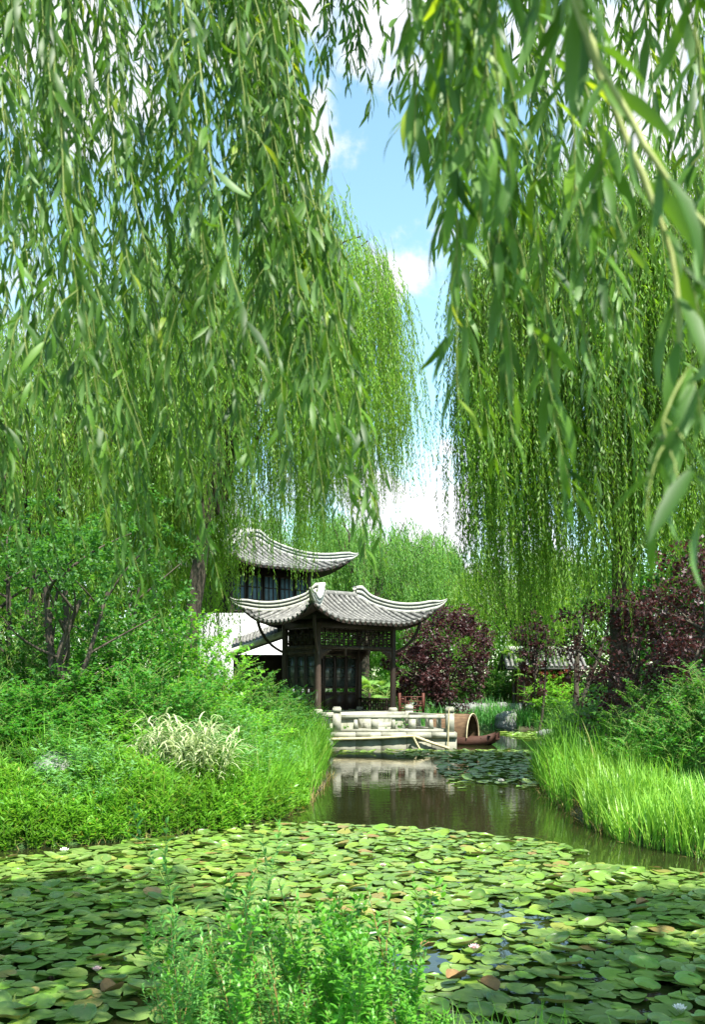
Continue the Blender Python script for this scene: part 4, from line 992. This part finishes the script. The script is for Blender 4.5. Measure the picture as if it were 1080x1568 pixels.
TH = math.atan2(.643, .766); D1 = np.array([.766, .643]); D2 = np.array([-.643, .766])
def frieze(g, p, q, z0, z1, n=10, th=.05, rows=3):
    """open lattice panel between two posts"""
    p = np.array(p); q = np.array(q); d = q - p; L = np.linalg.norm(d); a = math.atan2(d[1], d[0]); m = (p + q) / 2
    for z in np.linspace(z0, z1, rows + 1): box(g, (m[0], m[1], z), (L, th * .8, .035), a)
    for i in range(n + 1):
        c = p + d * i / n; box(g, (c[0], c[1], (z0 + z1) / 2), (.03, th, z1 - z0), a)
    for i in range(n):
        for k in range(rows):
            if (i + k) % 2 == 0:
                c = p + d * (i + .5) / n; zz = z0 + (z1 - z0) * (k + .5) / rows; box(g, (c[0], c[1], zz), (L / n * .5, th * .7, (z1 - z0) / rows * .45), a)
def pavilion():
    N_ = np.array([-1.36, 37.5]); W1, W2 = 4.0, 2.2; FL = 1.18; TB = 4.75
    e = empty('garden_pavilion', 'dark timber pavilion with grey tiled roof and sharply upturned corners behind the landing', 'pavilion', (-.5, 39.6, 0), 0); inv = MT((.5, -39.6, 0))
    R_ = N_ + D1 * W1; L_ = N_ + D2 * W2; B_ = R_ + D2 * W2; C = (N_ + B_) / 2
    g = Geo(); box(g, (C[0], C[1], .3), (W1 + .9, W2 + .9, 1.3), TH); g.build('plinth', M['stone_dark'], e).matrix_parent_inverse = inv
    g = Geo(); box(g, (C[0], C[1], FL - .11), (W1 + 1.1, W2 + 1.1, .22), TH); g.build('floor', M['stone'], e).matrix_parent_inverse = inv
    for s_ in range(3):
        c = N_ + D1 * 2.4 - D2 * (.70 + .3 * s_); g = Geo(); bbox(g, (c[0], c[1], .5 + (FL - .5 - .19 * (s_ + 1)) / 2), (1.6, .32, FL - .5 - .19 * (s_ + 1)), TH); g.build('step', M['stone'], e).matrix_parent_inverse = inv
    for p in (N_, R_, L_, B_):
        g = Geo(); P = np.array([(p[0], p[1], z) for z in np.linspace(FL + .16, TB, 8)]); tubes(g, P[None], np.full((1, 8), .125), sides=14, cap=True); c = g.build('column', M['wood_worn'] if p is N_ else M['wood'], e, smooth=True); c.matrix_parent_inverse = inv
        g = Geo(); P = np.array([(p[0], p[1], z) for z in (FL - .0, FL + .05, FL + .12, FL + .17)]); tubes(g, P[None], np.array([[.17, .20, .19, .15]]), sides=14, cap=True); b = g.build('column_base', M['stone'], e, smooth=True); b.matrix_parent_inverse = inv
    for p, q in ((N_, R_), (R_, B_), (B_, L_), (L_, N_)):
        m = (p + q) / 2; L = np.linalg.norm(q - p); a = math.atan2(*(q - p)[::-1])
        g = Geo(); box(g, (m[0], m[1], TB - .02), (L, .20, .30), a); g.build('beam', M['wood'], e).matrix_parent_inverse = inv
        g = Geo(); box(g, (m[0], m[1], TB - .95), (L - .24, .12, .12), a); g.build('tie_beam', M['wood_worn'], e).matrix_parent_inverse = inv
        u = (q - p) / L
        g = Geo(); frieze(g, p + u * .12, q - u * .12, TB - .88, TB - .20, n=int(L * 4), rows=3); g.build('lattice_frieze', M['wood'], e).matrix_parent_inverse = inv
        # hanging bracket carvings beneath the tie beam
        for end, dr in ((p, u), (q, -u)):
            g = Geo()
            for k in range(5): c = end + dr * (.17 + .11 * k); h = .34 * (1 - k / 5) ** 1.3 + .05; box(g, (c[0], c[1], TB - 1.01 - h / 2), (.108, .06, h), a)
            g.build('corner_bracket', M['wood_worn'], e).matrix_parent_inverse = inv
    # drop pendants in front
    for t in (.35, .66):
        c = N_ + D1 * W1 * t; g = Geo(); P = np.array([(c[0], c[1], z) for z in (TB - .98, TB - 1.12, TB - 1.2, TB - 1.3)]); tubes(g, P[None], np.array([[.05, .07, .05, .015]]), sides=8, cap=True); g.build('drop_pendant', M['wood_worn'], e).matrix_parent_inverse = inv
    # diagonal corner braces carrying the eave corners
    for p, dd in ((N_, -(D1 + D2)), (R_, D1 - D2), (L_, D2 - D1), (B_, D1 + D2)):
        dd = dd / np.linalg.norm(dd); a0 = np.array([*p, TB - 1.15]); a2 = np.array([*(p + dd * 1.15), TB + .22]); a1 = np.array([*(p + dd * .95), TB - .75])
        g = Geo(); tubes(g, bez(a0, a1, a2, 10)[None], np.linspace(.05, .07, 10)[None], sides=7, cap=True); g.build('corner_brace', M['wood'], e, smooth=True).matrix_parent_inverse = inv
    # back wall: solid lower boards, glazed lattice doors, transoms
    def doors(p, q, n):
        d = q - p; L = np.linalg.norm(d); u = d / L; a = math.atan2(u[1], u[0]); nv = np.array([u[1], -u[0]])
        for i in range(n):
            c = p + d * (i + .5) / n; w = L / n - .04; dr = Geo(); H0, H1 = FL + .02, FL + 2.35
            for s_ in (-1, 1): box(dr, (c[0] + u[0] * s_ * (w / 2 - .035), c[1] + u[1] * s_ * (w / 2 - .035), (H0 + H1) / 2), (.07, .07, H1 - H0), a)
            for z in (H0 + .05, H0 + .75, H0 + .98, H1 - .05): box(dr, (c[0], c[1], z), (w - .14, .06, .08), a)
            box(dr, (c[0], c[1], H0 + .40), (w - .14, .03, .62), a)
            for k in (1, 2): zz = H0 + .98 + (H1 - H0 - 1.03) * k / 3; box(dr, (c[0], c[1], zz), (w - .14, .04, .03), a)
            o = dr.build('door', M['wood'], e); o.matrix_parent_inverse = inv
            g = Geo(); box(g, (c[0], c[1], (H0 + 1.02 + H1 - .09) / 2), (w - .14, .012, H1 - H0 - 1.11), a); pn = g.build('pane', M['lattice_glass'], e); pn.matrix_parent_inverse = inv
        g = Geo(); m = (p + q) / 2; box(g, (m[0], m[1], FL + 2.41), (L, .12, .12), a); g.build('door_lintel', M['wood_worn'], e).matrix_parent_inverse = inv
        g = Geo(); box(g, (m[0], m[1], (FL + 2.47 + TB - 1.01) / 2), (L, .05, TB - 1.01 - FL - 2.47), a); g.build('transom_boards', M['wood'], e).matrix_parent_inverse = inv
    doors(L_ + D1 * .13, B_ - D1 * .13, 6)
    doors(L_ - D2 * .13, N_ + D2 * .13, 3)
    g = Geo(); mm = (L_ + N_) / 2 + D1 * .09; box(g, (mm[0], mm[1], TB - .54), (W2 - .26, .03, .68), TH + pi / 2); g.build('frieze_backing', M['wood'], e).matrix_parent_inverse = inv
    # lattice bench rail on the open right side
    p, q = R_ + D2 * .15, B_ - D2 * .15
    g = Geo(); frieze(g, p, q, FL + .04, FL + .48, n=12, rows=3); g.build('lattice_railing', M['wood'], e).matrix_parent_inverse = inv
    m = (p + q) / 2; g = Geo(); box(g, (m[0], m[1], FL + .53), (W2 - .3, .32, .05), TH + pi / 2); g.build('bench_board', M['wood'], e).matrix_parent_inverse = inv
    p, q = R_ + D1 * .15 - D2 * .25, R_ + D1 * .85 - D2 * .95
    for pp in (p, q):
        g = Geo(); box(g, (pp[0], pp[1], FL + .36), (.09, .09, .84), TH); g.build('red_rail_post', M['wood_red'], e).matrix_parent_inverse = inv
    g = Geo(); frieze(g, p, q, FL + .05, FL + .62, n=4, rows=3); g.build('red_step_railing', M['wood_red'], e).matrix_parent_inverse = inv
    # ceiling boards under the roof
    g = Geo(); box(g, (C[0], C[1], TB + .16), (W1 + .1, W2 + .1, .05), TH); g.build('ceiling', M['wood'], e).matrix_parent_inverse = inv
    rf = empty('roof', None, None, (C[0], C[1], 0)); rf.parent = e; rf.matrix_parent_inverse = inv
    Roof(C, TH, 3.15, 2.25, 4.80, 6.02, lift=.70, E=2.1, ext=.12).build(rf, MT((-C[0], -C[1], 0)))
pavilion()

def hall():
    # two-storey hall behind, same orientation
    Rc = np.array([xw(476, 46.0), 46.0]); W1, W2 = 4.6, 4.0; N_ = Rc - D1 * W1; C = N_ + D1 * W1 / 2 + D2 * W2 / 2
    e = empty('garden_hall', 'two-storey hall with white ground floor, dark blue-grey upper windows and upturned tiled roof', 'building', (C[0], C[1], 0)); inv = MT((-C[0], -C[1], 0))
    g = Geo(); box(g, (C[0], C[1], 2.6), (W1 + .2, W2 + .2, 5.2), TH); g.build('ground_floor_wall', M['plaster'], e).matrix_parent_inverse = inv
    g = Geo(); box(g, (C[0], C[1], 6.55), (W1 - .3, W2 - .3, 2.7), TH); g.build('upper_floor_wall', M['wood'], e).matrix_parent_inverse = inv
    B_ = Rc + D2 * W2; L_ = N_ + D2 * W2
    for p in (N_, Rc, L_, B_):
        c = p + (C - p) * .04; g = Geo(); P = np.array([(c[0], c[1], z) for z in (5.2, 7.8)]); tubes(g, P[None], np.full((1, 2), .14), sides=12); g.build('column', M['wood'], e, smooth=True).matrix_parent_inverse = inv
    for (p, q, n) in ((N_, Rc, 5), (Rc, B_, 4)):
        d = q - p; a = math.atan2(d[1], d[0]); L = np.linalg.norm(d); nv = np.array([d[1], -d[0]]) / L
        for i in range(n):
            c = p + d * (i + .5) / n - nv * .10; w = L / n - .16
            g = Geo(); box(g, (c[0], c[1], 6.5), (w, .06, 1.7), a); o = g.build('window', M['bluewall'], e); o.matrix_parent_inverse = inv
            g = Geo()
            for k in range(4): cc = c + d / L * (-w / 2 + w * k / 3) + nv * .045; box(g, (cc[0], cc[1], 6.5), (.05, .04, 1.7), a)
            for z in (5.66, 6.2, 6.8, 7.34): cc = c + nv * .05; box(g, (cc[0], cc[1], z), (w, .035, .05), a)
            g.build('window_frame', M['wood'], e).matrix_parent_inverse = inv
    rf = empty('roof', None, None, (C[0], C[1], 0)); rf.parent = e; rf.matrix_parent_inverse = inv
    Roof(C, TH, W1 / 2 + 1.1, W2 / 2 + 1.1, 7.7, 9.4, lift=.62, E=2.3).build(rf, MT((-C[0], -C[1], 0)), tile=.30, top_ridge=True, tip=.5)
hall()

def wing():
    """low gabled wing left of the pavilion: white wall and lean-to tiled roof"""
    Y = 41.5; x0, x1 = xw(300, Y), xw(445, Y)
    e = empty('white_garden_wall', 'white plastered garden wall with a low sloping tiled roof left of the pavilion', 'wall', ((x0 + x1) / 2, Y, 0)); inv = MT((-(x0 + x1) / 2, -Y, 0))
    g = Geo(); box(g, ((x0 + x1) / 2, Y + 1.2, 2.8), (x1 - x0, .3, 5.4), .0); g.build('wall', M['plaster'], e).matrix_parent_inverse = inv
    # lean-to roof rising to the right edge
    A = at(352, 1002, 39.8); B = at(438, 972, 39.8)
    g = Geo(); d = B - A; dl = nrm(d[None])[0]; up = np.array([0, .78, .45])
    for i in range(16):
        s = A + d * (i + .5) / 16; P = np.array([s + up * t for t in np.linspace(0, 1.5, 12)]); tubes(g, P[None], np.where(np.arange(12) % 2 == 0, .085, .07)[None], sides=8, cap=True)
    g.build('barrel_tiles', M['tile'], e).matrix_parent_inverse = inv
    g = Geo(); V = [A - up * .03, B - up * .03, B + up * 1.55, A + up * 1.55]; V = V + [v - np.array([0, 0, .12]) for v in V]; g.add(V, quads=[(0, 1, 2, 3), (7, 6, 5, 4), (0, 4, 5, 1), (1, 5, 6, 2), (2, 6, 7, 3), (3, 7, 4, 0)]); g.build('roof_deck', M['tile_dark'], e).matrix_parent_inverse = inv
    g = Geo(); P = np.linspace(A - dl * .2 + up * .0 + [0, -.05, .08], B + dl * .1 + [0, -.05, .08], 12); tubes(g, P[None], np.full((1, 12), .13), sides=10, cap=True); g.build('verge_ridge', M['ridge'], e).matrix_parent_inverse = inv
    g = Geo(); c = (A + B) / 2; box(g, (c[0], c[1] + .9, (c[2] - .4 + .8) / 2), (x1 - c[0] + 1.0, .25, c[2] - .4 - .8), 0); g.build('timber_wall', M['wood'], e).matrix_parent_inverse = inv
wing()

def far_house():
    Y = 50.0; X = xw(835, Y); e = empty('small_tiled_house', 'small low house with a grey tiled roof half hidden behind hanging willow twigs', 'house', (X, Y, 0)); inv = MT((-X, -Y, 0))
    g = Geo(); box(g, (X, Y + 1, 1.9), (2.8, 2, 2.8)); g.build('wall', M['wood_red'], e).matrix_parent_inverse = inv
    g = Geo()
    for i in range(17):
        x = X - 2 + i * .25; P = np.array([(x, Y - .6 + 1.6 * t, 3.2 + .95 * t) for t in np.linspace(0, 1, 10)]); tubes(g, P[None], np.full((1, 10), .08), sides=7, cap=True)
    g.build('barrel_tiles', M['tile'], e).matrix_parent_inverse = inv
    g = Geo(); V = [(X - 2.1, Y - .6, 3.15), (X + 2.1, Y - .6, 3.15), (X + 2.1, Y + 1, 4.1), (X - 2.1, Y + 1, 4.1), (X - 2.1, Y + 2.6, 3.15), (X + 2.1, Y + 2.6, 3.15)]; V = V + [(a, b, c - .1) for a, b, c in V]
    g.add(V, quads=[(0, 1, 2, 3), (3, 2, 5, 4), (6, 9, 8, 7), (9, 10, 11, 8), (0, 6, 7, 1), (1, 7, 8, 2), (2, 8, 11, 5), (5, 11, 10, 4), (4, 10, 9, 3), (3, 9, 6, 0)]); g.build('roof_deck', M['tile_dark'], e).matrix_parent_inverse = inv
    g = Geo(); tubes(g, np.linspace((X - 2.1, Y + 1, 4.2), (X + 2.1, Y + 1, 4.2), 6)[None], np.full((1, 6), .14), sides=10, cap=True); g.build('top_ridge', M['ridge'], e).matrix_parent_inverse = inv
far_house()
g = Geo()
for i in range(26):
    x = 3.2 + i * .52; bbox(g, (x, 50.2 + .15 * math.sin(i), .95 + .04 * math.sin(i * 2.3)), (.505, .35, .75), .02 * math.sin(i * 3), bev=.05)
tag(g.build('low_stone_wall', M['rock']), 'low grey stone wall edging the far bank behind the grass', 'wall')

# ------------------------------------------------------------------ near willows hanging over the camera
def near_willow(label, trunk, limb_specs, specs, leafL, leafW, spacing, seed, lat=(3, 7), tw=.0026, shade_canopy=(), stout=0, shade=None):
    """specs: list of (control points in metres (k,3)), each a hanging twig; side shoots added"""
    X, Y = trunk; z0 = float(gz(X, Y)) - .1; e = empty('willow_tree', label, 'tree', (X, Y, z0)); inv = MT((-X, -Y, -z0))
    g = Geo(); trunk_geo(g, [(X, Y, z0), (X * .99, Y + .05, z0 + 2), (X * .97, Y + .1, z0 + 4), (X * .95, Y + .2, z0 + 6)], .34, .2, sides=12); g.build('trunk', M['bark'], e, smooth=True).matrix_parent_inverse = inv
    limb_pts = []
    for (a, b, c, r) in limb_specs:
        P = bez(np.array(a, float), np.array(b, float), np.array(c, float), 16); g = Geo(); tubes(g, P[None], np.linspace(r, .018, 16)[None], sides=8); g.build('limb', M['bark'], e, smooth=True).matrix_parent_inverse = inv; limb_pts.append(P)
    LP = np.concatenate(limb_pts)
    g = Geo(); gt = Geo(); m = 26
    allP = []; allL = []; wid = []
    for s in specs:
        s = np.asarray(s, float)
        near = LP[np.argmin(((LP - s[0]) ** 2).sum(1))]
        if s[0][2] > 2.3 + s[0][1] * .70:      # twig starts above the frame: join it to its limb
            path = np.vstack([near, (near + s[0]) / 2 + [0, 0, .12], s])
        else: path = s
        d = np.r_[0, np.cumsum(np.linalg.norm(np.diff(path, axis=0), axis=1))]; t = np.linspace(0, d[-1], m)
        P = np.stack([np.interp(t, d, path[:, k]) for k in range(3)], -1)
        for _ in range(7): P[1:-1] = .25 * P[:-2] + .5 * P[1:-1] + .25 * P[2:]
        P[2:] += np.cumsum(rng.normal(0, .0045 if s[0][1] > 1.4 else .0012, (m - 2, 3)), 0)
        allP.append(P); allL.append(d[-1]); wid.append(tw)
    P = np.array(allP); Ls = np.array(allL)
    leaf_strand(g, gt, P, Ls, spacing, leafL, leafW, T_NEAR, spread=.85, tw=tw, tsides=6, bend=.30, fold=.22, start=.05, hang=.22, Ljit=.4)
    for p in P[:stout]:
        b = Geo(); tubes(b, p[None], (np.linspace(.0046, .0024, m) * (1 + .35 * (np.arange(m) % 5 == 0)))[None], sides=10); b.build('branch', M['branch_yellow'], e, smooth=True).matrix_parent_inverse = inv
    # side shoots
    SP = []; SL = []
    for p, L_ in zip(P, Ls):
        for _ in range(rng.integers(*lat)):
            t = rng.uniform(.12, .85); i = t * (m - 1); a = p[int(i)]; ln = rng.uniform(.10, .34) * min(1, p[-1][1] / 2.8)
            az = rng.uniform(0, 2 * pi); d = np.array([math.cos(az) * .72, math.sin(az) * .7, -.35])
            tt = np.linspace(0, 1, 8)[:, None]; q = a + d * ln * (1 - np.exp(-2.5 * tt)) * .7 + np.array([0, 0, -1.]) * ln * tt ** 1.4
            SP.append(q); SL.append(ln)
    leaf_strand(g, gt, np.array(SP), np.array(SL), spacing * .85, leafL * .9, leafW * .95, T_NEAR, spread=.85, tw=tw * .5, tsides=4, bend=.3, fold=.22, start=.1, hang=.25, Ljit=.4)
    for c, rd in shade_canopy:  # unseen crown clumps, added above the frame to shade the near pond
        c = np.array(c); s0 = np.array([X * .96, Y + .2, 5.2]); gl = Geo(); tubes(gl, bez(s0, (s0 + c) / 2 + [0, 0, .8], c, 12)[None], np.linspace(.1, .02, 12)[None], sides=7); gl.build('limb', M['bark'], e, smooth=True).matrix_parent_inverse = inv
        cc = clump_crown(g, c, rd, 170, 70, .11, .014, T=T_MED, droop=.6, cs=2.4)
        tubes(gt, np.stack([bez(c, (c + k) / 2 + [0, 0, .1], k, 6) for k in cc]), np.linspace(.01, .003, 6)[None], sides=4)
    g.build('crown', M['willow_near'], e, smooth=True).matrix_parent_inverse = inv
    gt.build('twigs', M['twig_green'], e, smooth=True).matrix_parent_inverse = inv
    return e

def pxspec(pts, d0, d1):
    k = len(pts); return [at(x, y, d0 + (d1 - d0) * i / (k - 1)) for i, (x, y) in enumerate(pts)]
# left curtain
botL = contour([(-120, 860), (0, 880), (100, 930), (200, 900), (260, 1000), (320, 960), (370, 890), (440, 740), (480, 700), (510, 820), (550, 860), (590, 700)])
sL = []
for i in range(108):
    bx = -90 + 625 * ((i * .618034) % 1) if i % 7 else rng.uniform(440, 545)
    by = botL(bx) * (rng.uniform(.28, 1.0) if i % 2 else rng.uniform(.75, 1.02))
    drift = (by + 60) * rng.uniform(.06, .22); tx = min(bx - drift, 385 + rng.normal(0, 25))
    d = rng.uniform(2.2, 4.8) if bx < 430 else rng.uniform(2.8, 4.4)
    mid = [(tx + (bx - tx) * .25, -40 + (by + 40) * .35), (tx + (bx - tx) * .58, -40 + (by + 40) * .68)]
    sL.append(pxspec([(tx, -60)] + mid + [(bx, by)], d, d + rng.normal(0, .15)))
for q in range(5): sL.append(pxspec([(395 + q * 8, -60), (430 + q * 7, 200), (480 + q * 9, 500), (515 + q * 13, 700 + q * 10), (525 + q * 15, 790 + (q * 37) % 90)], 2.5 + .15 * q, 2.6))
sL.append(pxspec([(440, -40), (470, 150), (500, 330), (560, 560), (612, 735)], 3.0, 3.0))
for k in range(7): x = 488 + k * 11; sL.append(pxspec([(x, -60), (x + 6, 0), (x + rng.uniform(0, 14), rng.uniform(60, 165))], 4.2, 4.2))
near_willow('near weeping willow whose leafy twigs hang as a curtain across the upper left', (-4.2, 1.2),
            [((-4.0, 1.4, 5.4), (-2.6, 2.6, 7.0), (.3, 4.4, 6.4), .10), ((-4.0, 1.4, 4.9), (-2.6, 2.2, 5.9), (-.4, 3.0, 5.0), .09), ((-4.0, 1.4, 5.2), (-3.0, 3.6, 6.5), (-1.2, 4.9, 6.5), .08), ((-4.1, 1.3, 4.6), (-2.2, 1.9, 5.2), (-.5, 2.3, 4.5), .07)],
            sL, .088, .0068, .024, 1, shade_canopy=[((-.1, 4.4, 7.7), (1.4, 1.7, .5)), ((-3.0, 4.0, 7.6), (1.8, 1.8, .6)), ((-.9, 6.1, 8.3), (1.5, 1.3, .5)), ((-6.5, 9.5, 8.5), (2.0, 2.2, .8))])
# right curtain: nearest branch first
sR = []
main = [([(858, -40), (905, 80), (950, 170), (1015, 262), (1095, 350)], 1.0, .98), ([(880, 20), (950, 180), (1000, 310), (1045, 420), (1055, 520), (1030, 620), (1012, 690)], 1.03, 1.03),
        ([(1110, 480), (1060, 560), (1020, 640), (1050, 740)], 1.0, .95), ([(690, -30), (720, 90), (700, 250), (716, 420), (700, 520)], 1.9, 1.9),
        ([(660, -20), (640, 80), (590, 180)], 1.7, 1.7), ([(760, -20), (800, 150), (850, 420), (870, 640), (880, 770)], 1.6, 1.6)]
for p, a, b in main: sR.append(pxspec(p, a, b))
botR = contour([(560, 240), (620, 330), (660, 360), (700, 560), (740, 740), (800, 790), (840, 850), (900, 880), (960, 860), (1010, 800), (1090, 850), (1200, 850)])
for i in range(52):
    bx = rng.uniform(715, 1190) if i % 9 else rng.uniform(610, 710); by = botR(bx) * rng.uniform(.35, 1.0)
    drift = (by + 60) * rng.uniform(.04, .24) * (1 if bx > 720 else .4); tx = max(bx - drift, 575 + rng.uniform(0, 60)); d = rng.uniform(1.2, 1.8) if i % 4 == 0 else rng.uniform(2.9, 4.6)
    mid = [(tx + (bx - tx) * .3, -40 + (by + 40) * .35), (tx + (bx - tx) * .62, -40 + (by + 40) * .68)]
    sR.append(pxspec([(tx, -60)] + mid + [(bx, by)], d, d + rng.normal(0, .1)))
near_willow('nearest weeping willow with large soft-focus leaves hanging across the upper right', (3.6, .9),
            [((3.5, 1.0, 4.6), (2.4, 1.5, 5.4), (.2, 1.9, 4.1), .09), ((3.5, 1.0, 5.0), (2.6, 2.2, 6.0), (.3, 3.0, 5.1), .08), ((3.5, 1.0, 4.1), (2.0, 1.0, 4.5), (.25, 1.0, 3.35), .06)],
            sR, .098, .0074, .026, 2, shade_canopy=[((4.9, 3.7, 7.4), (1.7, 1.3, .6)), ((3.9, 3.0, 6.6), (1.2, 1.2, .5)), ((5.8, 5.6, 8.2), (1.3, .7, .5))], stout=2)

# ------------------------------------------------------------------ tall herbs on the near bank
def herb(h, nl, L, W, mat, stemmat, shoots=5, whorl=2):
    e = empty('tall_herb', 'p', 'plant'); g = Geo(); gs = Geo()
    def axis(b, t, r, n, Lx):
        m = 9; tt = np.linspace(0, 1, m)[:, None]; P = b * (1 - tt) + t * tt; P[1:-1] += np.cumsum(rng.normal(0, .006, (m - 2, 3)), 0)
        tubes(gs, P[None], np.linspace(r, r * .35, m)[None], sides=6)
        ts = np.linspace(.12, 1, n)[None]; pos, tan = interp(P[None], ts); pos = np.repeat(pos[0], whorl, 0); tan = np.repeat(tan[0], whorl, 0); c = len(pos)
        az = np.repeat(np.arange(n) * 2.4, whorl) + np.tile(np.arange(whorl) * 2 * pi / whorl, n) + rng.normal(0, .25, c)
        tq = np.repeat(ts[0], whorl); up = .35 + 1.5 * tq ** 5 + rng.normal(0, .15, c)
        D = nrm(np.stack([np.cos(az), np.sin(az), up], -1) + tan * .2); l = Lx * rng.uniform(.75, 1.2, c) * (1 - .5 * tq ** 4)
        leaves(g, pos, D, nrm(np.array([0, 0, 1.]) - D * .3 + rng.normal(0, .12, (c, 3))), l, W * l / L, T_NEAR, bend=rng.uniform(.05, .45, c), fold=.25)
        return P
    lean = rng.normal(0, .10, 2) * h; P = axis(np.zeros(3), np.array([lean[0], lean[1], h]), .006, nl, L)
    for k in range(shoots):
        i = rng.integers(2, 7); a = P[i]; az = rng.uniform(0, 2 * pi); ln = rng.uniform(.22, .42) * h
        axis(a, a + np.array([math.cos(az) * .38, math.sin(az) * .38, .9]) * ln, .0035, max(6, int(nl * .5)), L * .85)
    gs.build('stem', stemmat, e, smooth=True); g.build('foliage', mat, e, smooth=True)
    return e
hp = [herb(1.6, 26, .115, .015, M['herb'], M['stem'], 4), herb(1.4, 24, .11, .0145, M['herb'], M['stem_red'], 5), herb(1.1, 22, .10, .020, M['herb_bright'], M['stem'], 7), herb(.95, 20, .085, .023, M['herb_bright'], M['stem'], 8)]
spots = [(0, 285, 4.6, 1252, 'tallest herb of the near clump, rising highest at its left'), (0, 440, 4.7, 1290, 'slender tall herb with pale upright leaf tips in the middle of the near clump'), (1, 335, 4.5, 1325, 'tall herb with a reddish stem beside the tallest one'), (1, 495, 4.6, 1345, 'tall reddish-stemmed herb right of the middle of the near clump'), (0, 250, 4.4, 1400, 'pale herb spreading at the left edge of the near clump')]
GH = 'leafy herbs crowding the near bank'
for k in range(60):
    px = random.uniform(240, 700); top = np.interp(px, [240, 300, 400, 520, 600, 690], [1440, 1390, 1410, 1400, 1420, 1500]) + random.uniform(0, 110); Y = random.uniform(3.9, 5.1)
    right = px > 470
    spots.append((random.choice([2, 3]) if right or k % 3 == 0 else random.choice([0, 1]), px, Y, top, ('bushy bright green herb in the right part of the near clump' if right else 'leafy green herb in the lower left part of the near clump'), GH))
for k in range(8): spots.append((random.choice([1, 2]), random.uniform(330, 640), random.uniform(4.2, 5.0), random.uniform(1340, 1400), 'slim herb standing above its bushy neighbours in the near clump', GH))
bh = [1.6, 1.4, 1.1, .95]
for s in spots:
    i, px, Y, top, lb = s[:5]; X = xw(px, Y); z0 = float(gz(X, Y)) - .02; c = copy_tree(hp[i]); sc = max(.4, (EYE + (HZ - top) / F * Y - z0) / (bh[i] * 1.0))
    c.location = (X, Y, z0); c.scale = (min(sc, 1.15) * .95, min(sc, 1.15) * .95, sc); c.rotation_euler = (0, 0, random.uniform(0, 6.28)); c['label'] = lb
    if len(s) > 5: c['group'] = s[5]
for p in hp: wipe(p)
print('objects', len(bpy.data.objects), 'polys', sum(len(m.polygons) for m in bpy.data.meshes))
